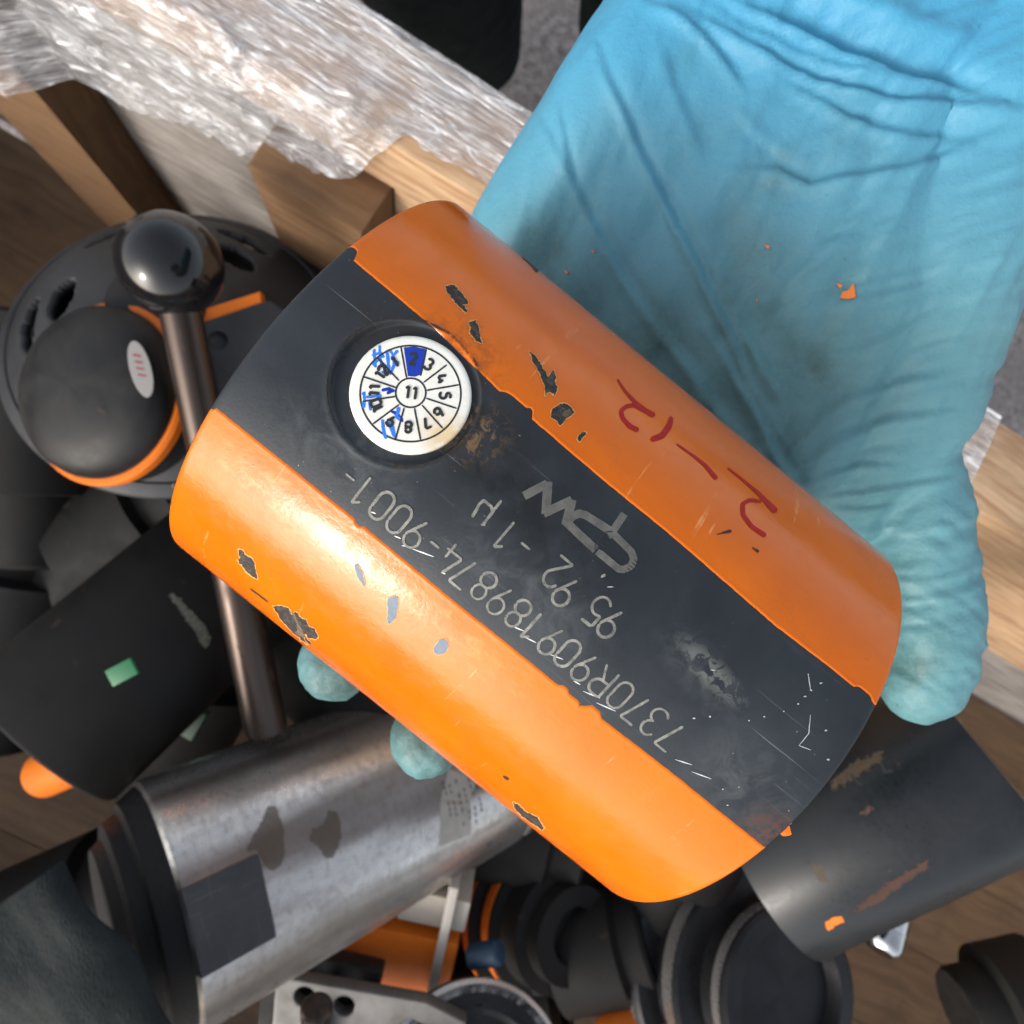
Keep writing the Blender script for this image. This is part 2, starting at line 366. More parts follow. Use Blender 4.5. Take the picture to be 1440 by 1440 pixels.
drt = t.math('MULTIPLY', t.math('MAXIMUM', E_(555, 470, 17, 8), E_(650, 590, 15, 10)), t.ramp(t.noise(u, .3, 6, .7), .35, .6)); col = t.mix(t.math('MULTIPLY', drt, .65), col, (.028, .020, .015))
drt2 = t.math('MULTIPLY', E_(668, 610, 7, 7), t.ramp(t.noise(u, .5, 6, .7, .6), .5, .58)); col = t.mix(t.math('MULTIPLY', drt2, .7), col, (.22, .13, .06))
refl_dk = t.math('MULTIPLY', t.math('MAXIMUM', E_(720, 680, 22, 11), E_(780, 760, 16, 8)), t.ramp(t.noise(u, .12, 5, .6), .38, .6)); col = t.mix(t.math('MULTIPLY', refl_dk, .85), col, (.009, .010, .011))  # darker round the emblem, painting in the camera's dark reflection
ru = t.math('MULTIPLY', E_(1088, 1172, 7, 5), t.ramp(t.noise(u, .5, 6, .7), .42, .52)); col = t.mix(ru, col, (.07, .035, .028))
wl = t.uv((.03, 1.5, 1), rot=(0, 0, .25)); sc_ = t.math('MULTIPLY', t.ramp(t.noise(wl, .9, 3), .66, .72), t.ramp(big, .45, .6)); col = t.mix(t.math('MULTIPLY', sc_, .35), col, (.25, .27, .3))
spk = t.ramp(t.noise(t.uv(loc=(5, 5, 0)), 1.1, 3, .5), .74, .76); col = t.mix(t.math('MULTIPLY', spk, .6), col, (.4, .4, .4))
rg = t.math('ADD', t.fmix(t.ramp(big, .3, .7), .34, .42), t.math('MULTIPLY', sm, .1)); t.set(Base_Color=col, Roughness=rg, Specular_IOR_Level=.28)
t.bump(t.math('ADD', fine, t.math('MULTIPLY', sc_, -1)), .00004, 1)
m_stripe = t.m
body = meshob('steel_body', v, f, m_stripe, top, uv, 40, 'black oxide steel body showing as a wide stripe')
for sg in (-1, 1):                              # end faces with a bore
    rr = [(0, R - .85), (0, 20), (16, 19), (16, 0)]
    lathe('end_face', CC + sg * HL * cd, CC + sg * (HL - 30) * cd, rr, m_blacksteel, top, 120, 30)

# orange paint film, a real shell over the body with ragged borders
def edge(pts):
    q = np.array([on_cyl(*p) for p in pts]); q = q[np.argsort(q[:, 0])]; return lambda s: np.interp(s, q[:, 0], q[:, 1])
eU = edge([(487, 358), (520, 386), (580, 436), (620, 470), (700, 548), (760, 600), (850, 677), (940, 750), (1030, 828), (1090, 880), (1165, 937), (1233, 993)])
eL = edge([(298, 568), (380, 634), (500, 730), (560, 780), (645, 850), (720, 910), (800, 975), (880, 1036), (950, 1090), (1020, 1147), (1078, 1193)])
sp = axis_samples(-HL + .12, HL - .12, rc[0], 15, .22, .35)
jU = (fbm(np.c_[sp * 1.3, sp * 0], 4, 41) - .47) * .14; jL = (fbm(np.c_[sp * 1.1, sp * 0], 4, 43) - .47) * .14
def notch(px, py, w, amt, arr):
    c = on_cyl(px, py)[0]; x = np.abs(sp - c) / w; arr += np.where(x < 1, amt * (1 - x ** 4), 0)
notch(484, 362, 1.3, 1.9, jU); notch(1213, 978, 2.0, .7, jU); notch(738, 588, .8, .6, jU); notch(726, 570, 3.5, .9, jU)
notch(505, 735, .9, -.5, jL); notch(833, 998, 2.0, .8, jL); notch(822, 990, .8, -.7, jL); notch(300, 570, .7, -.7, jL); notch(820, 940, 1, .5, jL)
aU = eU(sp) + jU; aL = eL(sp) + jL + 2 * math.pi * R
core = axis_samples(0, 1, 0, .13, .22 / 240, .004); core = np.unique(np.r_[core, 1 - .0012, 1])
A_ = aU[:, None] + (aL - aU)[:, None] * core[None]
Hh = np.full(A_.shape, .13) + .05 * np.exp(-((A_ - aU[:, None]) / .5) ** 2) + .05 * np.exp(-((A_ - aL[:, None]) / .5) ** 2)
Hh += (vnoise(np.c_[np.repeat(sp, A_.shape[1]) / 9, A_.ravel() / 14], 60).reshape(A_.shape) - .5) * .03
Hh[:, 0] = -.03; Hh[:, -1] = -.03; Hh[0] = -.03; Hh[-1] = -.03
A_[:, 0] -= .02; A_[:, -1] += .02
v, f, uv = grid(sp, A_, Hh); uv[:, 1] = np.where(uv[:, 1] > math.pi * R, uv[:, 1] - 2 * math.pi * R, uv[:, 1])
t = NT('orange_enamel'); u = t.uv(); big = t.noise(u, .04, 4, .6, .4); fine = t.noise(u, 1.3, 5, .65); md = t.noise(u, .25, 5, .6)
zone = t.math('MAXIMUM', t.ell(u, on_cyl(430, 730), (30, 7), .0), t.ell(u, on_cyl(600, 860), (26, 6), 0.))
col = t.mix(t.ramp(big, .35, .65), (.64, .125, .002), (.72, .150, .003))
col = t.mix(t.ramp(md, .55, .8, 0, .35), col, (.62, .13, .006))
scf = t.math('MULTIPLY', zone, t.ramp(t.noise(t.uv((.5, 1.2, 1), rot=(0, 0, .4)), .5, 6, .7, .6), .5, .66)); col = t.mix(t.math('MULTIPLY', scf, .35), col, (.85, .42, .16))
wl = t.uv((1.1, .05, 1), rot=(0, 0, .3)); s1 = t.ramp(t.noise(wl, .5, 3), .68, .74); wl2 = t.uv((.9, .09, 1), rot=(0, 0, -.7)); s2 = t.ramp(t.noise(wl2, .4, 3), .69, .75)
sc_ = t.math('MULTIPLY', t.math('MAXIMUM', s1, s2), t.ramp(md, .42, .6)); col = t.mix(t.math('MULTIPLY', sc_, .55), col, (.9, .42, .16))
pit = t.ramp(t.noise(t.uv(loc=(3, 8, 0)), .9, 4, .6), .735, .75); col = t.mix(pit, col, (.20, .06, .02)); gm_ = t.math('MULTIPLY', t.ramp(t.noise(t.uv((.5, 1, 1), loc=(40, 3, 0)), .12, 6, .7, .8), .52, .72), t.ramp(fine, .3, .6)); col = t.mix(t.math('MULTIPLY', gm_, .35), col, (.40, .11, .02))
grm = t.math('MULTIPLY', t.ell(u, on_cyl(645, 500), (11, 10)), t.ramp(t.noise(u, .4, 6, .7, .5), .44, .6)); col = t.mix(t.math('MULTIPLY', grm, .55), col, (.16, .05, .012))
rg = t.math('ADD', t.ramp(big, .3, .7, .07, .13), t.math('ADD', t.math('MULTIPLY', sc_, .25), t.ramp(md, .45, .62, 0, .16)))
t.set(Base_Color=col, Roughness=rg, Specular_IOR_Level=.30)
hb = t.math('ADD', t.math('MULTIPLY', md, 1.2), t.math('ADD', t.math('MULTIPLY', fine, .5), t.math('MULTIPLY', t.math('ADD', sc_, pit), -.6)))
t.bump(hb, .000055, 1); m_orange = t.m
meshob('orange_paint', v, f, m_orange, top, uv, 60, 'glossy orange enamel, chipped')

# ---- marks on the skin of the cylinder: ribbons that follow its surface
def resample(p, step):
    p = np.asarray(p, float); d = np.r_[0, np.cumsum(np.hypot(*np.diff(p, axis=0).T))]; n = max(2, int(d[-1] / step) + 1); t_ = np.linspace(0, d[-1], n)
    return np.c_[np.interp(t_, d, p[:, 0]), np.interp(t_, d, p[:, 1])], t_ / max(d[-1], 1e-9)
class Rib:
    def __init__(s, mp, h0): s.mp = mp; s.u = 1.; s.h = h0; s.v = []; s.f = []; s.uv = []
    def add(s, pts, w, step=.25, jag=0, seed=0, rnd=True, smooth=0):
        p, tt = resample(pts, step)
        for _ in range(smooth): p[1:-1] = (p[:-2] + p[1:-1] * 2 + p[2:]) / 4
        tg = np.gradient(p, axis=0); tg /= np.hypot(*tg.T)[:, None] + 1e-9; nn = np.c_[-tg[:, 1], tg[:, 0]]
        ww = np.interp(tt, np.linspace(0, 1, len(w)), w) / 2 if not np.isscalar(w) else np.full(len(p), w / 2)
        if rnd:
            L = tt * np.hypot(*np.diff(p, axis=0).T).sum(); e = np.minimum(L, L[-1] - L); rr = np.maximum(ww, 1e-3); ww = ww * np.sqrt(np.clip(1 - np.clip(1 - (e + .02) / rr, 0, 1) ** 2, .02, 1))
        a = ww.copy(); b = ww.copy()
        if jag:
            r_ = np.random.default_rng(seed + 100); a *= 1 + jag * (vnoise(np.c_[p / (1.1 * s.u) + seed, p[:, :1] * 0], seed) - .5) * 2 + np.convolve(r_.normal(0, jag * .38, len(p)), np.ones(3) / 3, 'same'); b *= 1 + jag * (vnoise(np.c_[p / (.8 * s.u) + 9 + seed, p[:, :1] * 0], seed + 3) - .5) * 2 + np.convolve(r_.normal(0, jag * .38, len(p)), np.ones(3) / 3, 'same')
        k = len(s.v); A = p + nn * a[:, None]; B = p - nn * b[:, None]; M_ = (A + B) / 2
        for row in np.stack([A, M_, B], 1):
            for q in row: s.v.append((q[0], q[1], s.h)); s.uv.append(tuple(q))
        for i in range(len(p) - 1):
            for j in (0, 1): s.f.append((k + i * 3 + j, k + i * 3 + j + 1, k + (i + 1) * 3 + j + 1, k + (i + 1) * 3 + j))
        s.h += .003
    def poly(s, pts, dens=0):
        k = len(s.v); c = np.mean(pts, 0); s.v.append((c[0], c[1], s.h)); s.uv.append(tuple(c)); n = len(pts)
        for q in pts: s.v.append((q[0], q[1], s.h)); s.uv.append(tuple(q))
        for i in range(n): s.f.append((k, k + 1 + i, k + 1 + (i + 1) % n))
        s.h += .003
    def build(s, name, mat, parent, label=None): X = np.array(s.v); return meshob(name, s.mp(X[:, 0], X[:, 1], X[:, 2]), s.f, mat, parent, s.uv, 180, label)
cmap = surf
def cyl_px(x, y):
    q = np.c_[np.asarray(x, float) - 720, 720 - np.asarray(y, float), np.full(len(x), -F)]; q /= np.linalg.norm(q, axis=1)[:, None]
    a = q - (q @ cd)[:, None] * cd; c = CC - (CC @ cd) * cd; A = (a * a).sum(1); B = a @ c; D = np.clip(B * B - A * (c @ c - R * R), 0, None)
    X = q * ((B - np.sqrt(D)) / A)[:, None] - CC; s_ = X @ cd; n = X - s_[:, None] * cd; return s_, R * np.arctan2(n @ cv, n @ cw)
class PRib(Rib):
    """a mark traced on the photograph and laid onto the skin of the cylinder"""
    def __init__(s, h0): super().__init__(None, h0); s.u = 8.
    def build(s, name, mat, parent, label=None):
        X = np.array(s.v); a, b = cyl_px(X[:, 0], X[:, 1]); return meshob(name, surf(a, b, X[:, 2]), s.f, mat, parent, np.c_[a, b], 180, label)
zr = lambda lst, ox, oy, k: [(ox + x / k, oy + y / k) for x, y in lst]
def zc(lst, ox, oy, k): return [on_cyl(ox + x / k, oy + y / k) for x, y in lst]

t = NT('laser_etched_grey'); u = t.uv(); n_ = t.noise(u, .5, 6, .7); t.set(Base_Color=t.mix(t.ramp(n_, .35, .62), (.08, .08, .072), (.23, .23, .20)), Roughness=.5)
t.set(Alpha=t.ramp(t.noise(u, 1.4, 4, .7), .30, .42, .35, 1)); m_etch = t.m
t = NT('laser_etched_logo_grey'); u = t.uv(); n_ = t.noise(u, .3, 6, .7); t.set(Base_Color=t.mix(t.ramp(n_, .35, .62), (.062, .062, .056), (.125, .123, .108)), Roughness=.5); m_logo = t.m

def arc(cx, cy, rx, ry, a0, a1, n=14): return [(cx + rx * math.cos(math.radians(a0 + (a1 - a0) * k / n)), cy + ry * math.sin(math.radians(a0 + (a1 - a0) * k / n))) for k in range(n + 1)]
GL = {'0': [arc(.3, .72, .28, .26, 0, 180) + arc(.3, .28, .28, .26, 180, 360) + [(.58, .72)]],
 '1': [[(.40, 0), (.40, 1)], [(.40, 1), (.16, .80)]], '7': [[(.0, .98), (.56, .98)], [(.56, .98), (.22, 0)]],
 '9': [arc(.3, .71, .28, .28, 0, 360, 22), [(.56, .60), (.24, 0)]], '6': [arc(.3, .29, .28, .28, 0, 360, 22), [(.04, .40), (.36, 1)]],
 '8': [arc(.3, .73, .25, .25, 0, 360, 22), arc(.3, .25, .28, .25, 0, 360, 22)],
 '4': [[(.20, 1), (-.04, .28)], [(-.04, .28), (.62, .28)], [(.46, .55), (.46, 0)]],
 '3': [arc(.28, .74, .27, .26, 160, -80), arc(.28, .25, .30, .25, 85, -160)], '-': [[(.08, .48), (.48, .48)]],
 'R': [[(0, 0), (0, 1)], [(0, 1), (.30, 1)] + arc(.30, .74, .27, .26, 90, -90) + [(0, .48)], [(.28, .48), (.58, 0)]],
 '2': [arc(.28, .72, .28, .28, 165, -30) + [(.0, .0)], [(.0, .0), (.58, .0)]],
 '5': [[(.52, 1), (.08, 1)], [(.08, 1), (.05, .58)], [(.05, .58)] + arc(.26, .32, .30, .31, 110, -150)], '.': [[(.22, .0), (.28, .16)]]}
def text(rib, glyphs, hgt, wd, width, up=(0, -1), jag=.12):
    for i, (ch, (cx, cy), sl) in enumerate(glyphs):
        for st_ in GL[ch]:
            q = [((x - .3) * wd / .6, (y - .5) * hgt) for x, y in st_]
            q = [(x + sl * y, y) for x, y in q]
            p = [(cx - x, cy - y) for x, y in q]             # the writing stands on its head, along the axis
            rib.add(p, width * random.uniform(.85, 1.1), .22, jag, i)
l1 = '7370R90918' + '9874-9001-'
c1 = [(944, 1037.5), (921, 1014.6), (895, 1000), (874, 978), (847, 956), (820, 938.5), (797, 917), (774, 902), (747, 881), (728.7, 862), (701.7, 846), (680, 823), (648.5, 806.7), (633, 784), (613, 763), (585, 753.5), (562, 731.7), (538, 712), (509, 693), (495.4, 670.2)]
cp = np.array([on_cyl(*p) for p in c1]); 
k_ = np.arange(len(l1)); fit = np.polyfit(k_, cp[:, 0], 1); fita = np.polyfit(cp[:, 0], cp[:, 1], 1)
rb = Rib(cmap, .03)
gl = [(ch, (np.polyval(fit, i) * .5 + cp[i, 0] * .5, np.polyval(fita, cp[i, 0]) * .6 + cp[i, 1] * .4), 0.02) for i, ch in enumerate(l1)]
text(rb, gl, 5.3, 2.75, .45); rb.build('etched_serial_number', m_etch, top)
rb = Rib(cmap, .03); c2 = [(858.5, 877), (839, 858), (824, 812), (795, 832.5), (782, 805), (737.7, 768), (711.7, 754)]
c2[2] = (834.5, 823)
text(rb, [(ch, on_cyl(*p), 0.02) for ch, p in zip('95.92-1', c2)], 5.2, 2.8, .48)
for q, w in (([(410, 400), (345, 485), (280, 570)], .5), ([(350, 480), (340, 440), (290, 402), (262, 425), (210, 515)], .5), ([(270, 565), (300, 568)], .4)): rb.add(zc(q, 620, 620, 4.8), w, .2, .15, 3)
rb.build('etched_weight_marking', m_etch, top)
# maker's emblem: zig-zag W, then two linked rings with a stem
rb = PRib(.03)
for q, w in (([(560, 372), (720, 288)], 58), ([(722, 275), (708, 495)], 62), ([(692, 490), (885, 400)], 60), ([(885, 395), (845, 560)], 62),
             ([(832, 535), (1045, 735)], 58), ([(850, 555), (885, 510), (935, 490), (975, 500), (1150, 612)], 56), ([(1130, 640), (1165, 628), (1285, 748), (1302, 795), (1285, 845), (1235, 868), (1200, 865), (1055, 745)], 50), ([(1150, 625), (1238, 492)], 52)):
    rb.add(zr(q, 620, 620, 4.8), w / 4.8, 1.2, .03, 1, rnd=False, smooth=1)
rb.build('etched_emblem', m_logo, top)
rb2 = Rib(cmap, .06)
for k in range(4): rb2.add(zc([(1048 + k * 24, 712 - k * 22), (1082 + k * 24, 738 - k * 22)], 620, 620, 4.8), .16, .2)
for k in range(5): rb2.add(zc([(1245 + k * 14, 880 - k * 20), (1272 + k * 14, 905 - k * 20)], 620, 620, 4.8), .16, .2)
rb2.add(zc([(1040, 745), (1040, 700), (1075, 655), (1115, 615), (1160, 612)], 620, 620, 4.8), .16, .2)
rb2.build('emblem_line', m_print, top)
# red felt-pen writing
t = NT('red_marker_ink'); u = t.uv(); t.set(Base_Color=t.mix(t.ramp(t.noise(u, .8, 4), .35, .7), (.36, .006, .005), (.46, .014, .010)), Roughness=.5, Specular_IOR_Level=.2); m_red = t.m
rb = PRib(.22); z = lambda q: zr(q, 820, 500, 4.8)
for q, w in (([(228, 165), (275, 240), (340, 312), (410, 372), (480, 412)], [12, 17, 24, 30, 34]), ([(420, 385), (345, 340), (290, 345), (252, 375), (262, 425), (310, 480), (372, 510)], [20, 24, 26, 26, 26, 30, 30]),
             ([(592, 415), (580, 475), (530, 545), (452, 572)], [26, 38, 40, 32]), ([(625, 600), (740, 680), (820, 745), (898, 838)], [10, 15, 22, 30]),
             ([(970, 762), (1060, 832), (1180, 935), (1300, 1060)], [12, 16, 26, 42]), ([(1200, 990), (1120, 978), (1070, 1005), (1075, 1080), (1130, 1155), (1228, 1222)], [18, 24, 28, 26, 26, 30])):
    rb.add(z(q), [x / 4.8 * 1.1 for x in w], 1.2, .05, 5, smooth=6)
rb.build('red_pen_writing', m_red, top)

def inside(px_, py_, poly):
    r = np.zeros(len(px_), bool); n = len(poly)
    for i in range(n):
        (x1, y1), (x2, y2) = poly[i], poly[(i + 1) % n]
        if y1 == y2: continue
        r ^= ((y1 > py_) != (y2 > py_)) & (px_ < (x2 - x1) * (py_ - y1) / (y2 - y1) + x1)
    return r
def patch(name, poly, mapper, mat, parent, h, grow=0., step=.7, rough=1.2, seed=0):
    """thin flake with a ragged outline, laid on a curved skin"""
    q = np.array(poly); lo = q.min(0) - 4 - grow; hi = q.max(0) + 4 + grow; nx, ny = (np.ceil((hi - lo) / step)).astype(int)
    X, Y = np.meshgrid(lo[0] + (np.arange(nx) + .5) * step, lo[1] + (np.arange(ny) + .5) * step, indexing='ij'); x, y = X.ravel(), Y.ravel()
    wx_ = x + (fbm(np.c_[x, y] / 4.5 + seed * 7, 3, seed) - .44) * 6 * rough; wy_ = y + (fbm(np.c_[x, y] / 4.5 + 31 + seed * 7, 3, seed + 5) - .44) * 6 * rough
    m = inside(wx_, wy_, poly)
    if grow:
        g_ = m.copy()
        for a in np.linspace(0, 2 * math.pi, 12, endpoint=False): g_ |= inside(wx_ + grow * math.cos(a), wy_ + grow * math.sin(a), poly)
        m = g_
    m = m.reshape(nx, ny); ids = {}; v = []; f = []
    for i, j in zip(*np.nonzero(m)):
        c = []
        for a, b in ((i, j), (i + 1, j), (i + 1, j + 1), (i, j + 1)):
            if (a, b) not in ids: ids[(a, b)] = len(v); v.append((lo[0] + a * step, lo[1] + b * step))
            c.append(ids[(a, b)])
        f.append(c)
    if not v: return
    V = np.array(v); P_, uv_ = mapper(V[:, 0], V[:, 1], h); return meshob(name, P_, f, mat, parent, uv_, 180)
def main_map(x, y, h): a, b = cyl_px(x, y); return surf(a, b, h), np.c_[a, b]
# paint chips: pale lip, dark steel showing
t = NT('bare_chip_dark'); u = t.uv(); n_ = t.noise(u, .9, 6, .7, .5); t.set(Base_Color=t.mix(t.ramp(n_, .50, .62), (.016, .013, .012), (.085, .065, .045)), Roughness=.6); t.bump(n_, .0004, 1); m_chip = t.m
m_chipb = metalmat('bare_chip_sky_tint', (.06, .085, .115), (.13, .16, .20), .6, (.35, .5), .3, .05)  # blue-grey tint puts the sky's reflection into the chip colour
m_lip = flat('broken_paint_edge', (.80, .33, .08), .5)
def chip(q, w, mat=m_chip, jag=.45, seed=1, lip=True, h=.2):
    if lip:
        r_ = PRib(h); r_.u = 5.; r_.add(q, [x + 2.0 for x in w], .9, jag * .6, seed, smooth=1); r_.build('chip_lip', m_lip, top)
    r_ = PRib(h + .03); r_.u = 5.; r_.add(q, w, .9, jag, seed, smooth=1); r_.build('paint_chip', mat, top)
zz = lambda l, ox, oy, k: [(ox + x / k, oy + y / k) for x, y in l]
K_ = 2.6667
def pchip(poly, mat=m_chip, seed=0, rough=.8, grow=1.3, h=.2):
    if grow: patch('chip_lip', poly, main_map, m_lip, top, h, grow, .7, rough, seed)
    patch('paint_chip', poly, main_map, mat, top, h + .04, 0, .6, rough, seed)
pchip(zz([(1190, 1075), (1225, 1072), (1258, 1110), (1275, 1142), (1252, 1147), (1270, 1168), (1266, 1178), (1225, 1135), (1196, 1100)], 180, 0, K_), seed=1)
pchip(zz([(1273, 1212), (1302, 1202), (1315, 1240), (1324, 1290), (1300, 1274), (1280, 1252), (1284, 1235)], 180, 0, K_), seed=2)
pchip(zz([(60, 120), (96, 148), (114, 185), (135, 215), (150, 188), (162, 215), (160, 240), (170, 262), (157, 284), (140, 272), (124, 284), (120, 250), (103, 205), (83, 170)], 720, 450, K_), seed=3)
pchip(zz([(148, 340), (175, 318), (205, 316), (230, 345), (216, 364), (196, 382), (180, 400), (163, 380), (146, 368)], 720, 450, K_), seed=4)
pchip(zz([(243, 447), (262, 423), (278, 423), (262, 447), (248, 458)], 720, 450, K_), seed=5)
pchip(zz([(750, 348), (776, 346), (807, 385), (837, 398), (862, 440), (864, 480), (887, 548), (863, 543), (828, 517), (793, 477), (763, 437), (746, 415), (760, 400)], 180, 700, 4.8), seed=6)
pchip(zz([(982, 722), (1040, 725), (1087, 743), (1110, 788), (1135, 762), (1177, 808), (1208, 813), (1228, 868), (1268, 883), (1288, 930), (1272, 953), (1233, 943), (1196, 914), (1182, 927), (1222, 984), (1188, 963), (1138, 928), (1087, 873), (1042, 823), (1012, 772)], 180, 700, 4.8), seed=7)
patch('paint_chip', zz([(1112, 765), (1130, 770), (1160, 850), (1185, 890), (1200, 930), (1165, 935), (1130, 905), (1150, 880), (1135, 830)], 180, 700, 4.8), main_map, metalmat('tan_primer', (.16, .12, .08), (.06, .045, .03), .8, (.5, .7), 0, .05), top, .27, 0, .6, .8, 9)
patch('paint_chip', zz([(188, 345), (212, 335), (222, 348), (200, 368), (185, 362)], 720, 450, K_), main_map, bpy.data.materials['tan_primer'], top, .27, 0, .6, .8, 11)
chip([(353, 827), (378, 846)], [2, 2], jag=.2, seed=8, lip=False)
pchip(zz([(193, 763), (217, 763), (237, 808), (247, 845), (262, 872), (250, 884), (228, 847), (203, 805)], 460, 640, 4.8), m_chipb, 9, .5, .9)
pchip(zz([(418, 958), (460, 948), (472, 990), (452, 1020), (477, 1060), (462, 1102), (425, 1137), (416, 1110), (433, 1060), (408, 1010)], 460, 640, 4.8), m_chipb, 10, .5, .9)
pchip(zz([(733, 1290), (768, 1243), (812, 1243), (822, 1275), (797, 1332), (750, 1347), (723, 1320)], 460, 640, 4.8), m_chipb, 11, .35, .9)
pchip(zz([(3, 606), (30, 616), (62, 646), (97, 661), (124, 700), (117, 710), (78, 684), (43, 659), (18, 634)], 720, 900, K_), seed=13)
chip([(430, 896), (438, 905)], [3, 3], seed=12)
chip([(501, 792), (507, 806), (513, 822)], [4, 8, 3], m_chipb, .3, 9); chip([(559, 838), (554, 852), (547, 876)], [4, 14, 3], m_chipb, .3, 10); chip([(628, 900), (614, 918)], [18, 16], m_chipb, .08, 11)
chip([(708, 1090), (716, 1095)], [3, 4], seed=14, lip=False)
chip([(240, 682), (239, 690)], [4, 4], seed=15, lip=False); chip([(237, 702), (240, 710)], [4, 3], seed=16, lip=False); chip([(733, 360), (756, 383)], [2, 5], seed=17, lip=False)
chip([(1007, 752), (1028, 747)], [1, 4], seed=18, lip=False, mat=m_rust); chip([(1057, 770), (1066, 777)], [2, 4], seed=19, lip=False, mat=m_rust)
# fine scratches, white on the stripe
m_scr = flat('bare_metal_scratch', (.72, .74, .76), .3, .6)
rb = Rib(cmap, .035)
for ox, oy, L_ in ((720, 800, [((250, 575), (345, 610)), ((415, 755), (460, 780)), ((480, 825), (595, 872)), ((570, 903), (700, 960)), ((1100, 1285), (1215, 1322)), ((1212, 1368), (1345, 1416)), ((5, 388), (80, 418)), ((90, 462), (165, 498)), ((640, 122), (685, 121)), ((1340, 680), (1372, 686))]),
                   (460, 640, [((455, 545), (497, 562)), ((505, 610), (560, 618)), ((575, 632), (722, 686)), ((770, 790), (800, 802)), ((290, 380), (330, 395))])):
    for a, b in L_: rb.add(zc([a, b], ox, oy, 4.8), [.05, .2, .08], .3)
for q in ([(1110, 130), (1118, 185)], [(1118, 280), (1112, 350), (1075, 395)], [(1075, 395), (1120, 412)]): rb.add(zc(q, 720, 900, 2.667), [.1, .2, .1], .3, .4, 2)
for x, y in ((1110, 130), (1158, 163), (1120, 187), (1098, 212), (1072, 239), (1018, 268), (945, 287), (888, 303), (742, 286), (682, 293), (1176, 340), (1184, 447), (808, 618), (1046, 692), (1115, 630), (790, 560), (850, 550)):
    k__ = random.uniform(2, 6); rb.add(zc([(x - k__, y), (x + k__, y + random.uniform(-3, 3))], 720, 900, 2.667), random.uniform(.12, .3), .1, .5, int(x))
rb.build('white_scratches', m_scr, top)
rb = Rib(cmap, .05); rb.add([on_cyl(1102, 1180), on_cyl(1108, 1172), on_cyl(1112, 1166)], [1.2, 1.6, .5], .2, .4, 3); rb.build('orange_paint_fleck', m_orange, top)
m_rim = flat('worn_bright_rim', (.30, .27, .24), .4, .4)

# ---- date dial: white disc lying in the recess, flat print on it
def ray_plane(px, py, P, n):
    q = unit(V3(px - 720, -(py - 720), -F)); return q * ((P @ n) / (q @ n))
Pp = P0 - n0 * .75; dc = ray_plane(578, 554, Pp, n0); ctr = dc
def pl(px, py): q = ray_plane(px, py, Pp, n0) - ctr; return np.array([q @ cd, q @ t0])
pmap = lambda a, b, h: ctr + a[:, None] * cd + b[:, None] * t0 + h[:, None] * n0
rs = np.mean([np.hypot(*pl(*p)) for p in ((490, 553), (665, 553), (578, 472), (577, 637))])
t = NT('ivory_plastic'); u = t.uv(uv=False); yl = t.math('MULTIPLY', t.ell(t.uv(), (8.6, -1.8), (5.5, 5.0)), t.ramp(t.noise(t.uv(), .35, 4), .3, .5))
col = t.mix(t.math('MULTIPLY', yl, .8), (.78, .77, .70), (.66, .47, .22)); col = t.mix(t.ramp(t.noise(u, 300, 5, .6), .45, .75, 0, .3), col, (.62, .60, .50)); t.set(Base_Color=col, Roughness=.4, Subsurface_Weight=0.0)
t.bump(t.noise(u, 500, 4), .0001); m_ivory = t.m
dial = lathe('date_dial', ctr - n0 * 1.1, ctr, [(0, 0), (0, rs - .3), (.1, rs), (.75, rs), (.95, rs - .12), (1.07, rs - .45), (1.1, rs - .9), (1.1, 0)], m_ivory, top, 128, 60, 'round white date dial with twelve sectors')
uvl = dial.data.uv_layers['UVMap'].data; Wi = np.linalg.inv(WRn)
for lp in dial.data.loops:
    q = (np.array(dial.data.vertices[lp.vertex_index].co) + np.array(top.location) - np.array([0, 0, H])) @ WRn * 1000 - ctr; uvl[lp.index].uv = (q @ cd, q @ t0)
zp = lambda lst: [pl(450 + x / 5.76, 430 + y / 5.76) for x, y in lst]
rb = Rib(pmap, .03)
def ring(cx, cy, rx, ry, w): rb.add(zp([(cx + rx * math.cos(a), cy + ry * math.sin(a)) for a in np.linspace(0, 2 * math.pi, 90)]), w, .2, rnd=False)
ring(733, 712, 408, 389, .30); ring(735, 705, 122, 118, .30)
for a, b in (((655, 330), (702, 585)), ((862, 350), (815, 570)), ((1028, 478), (838, 622)), ((1130, 640), (862, 686)), ((1108, 832), (860, 750)), ((995, 995), (825, 805)), ((815, 1090), (765, 828)), ((610, 1085), (682, 825)), ((428, 958), (642, 800)), ((345, 775), (615, 735)), ((345, 573), (620, 665)), ((468, 425), (640, 608))):
    rb.add(zp([a, b]), .28, .3, .1, 1)
def dig(s_, cx, cy, ang, hh=88, ww=54, lw=.48):
    a = math.radians(ang); ca, sa = math.cos(a), math.sin(a); n = len(s_)
    for i, ch in enumerate(s_):
        for st_ in GL[ch]:
            q = [((x - .3) * ww / .6 + (i - (n - 1) / 2) * ww * (1.0 if '1' in s_ else 1.3), -(y - .5) * hh) for x, y in st_]
            rb.add(zp([(cx + x * ca - y * sa, cy + x * sa + y * ca) for x, y in q]), lw, .12, .08, 1)
for s_, x, y, a in (('2', 755, 430, 7), ('3', 882, 475, 32), ('4', 988, 592, 64), ('5', 1012, 730, 94), ('6', 965, 868, 125), ('7', 862, 950, 155), ('8', 715, 985, 184), ('9', 575, 935, 216), ('10', 462, 815, 248), ('11', 442, 690, 275), ('12', 500, 545, 305), ('1', 605, 460, 333)): dig(s_, x, y, a)
dig('11', 735, 706, 8, 100, 60, .46)
rb.build('dial_print', m_print, dial)
m_ink = flat('blue_pen_ink', (.006, .035, .36), .35); m_ink2 = flat('light_blue_pen_ink', (.03, .20, .75), .4)
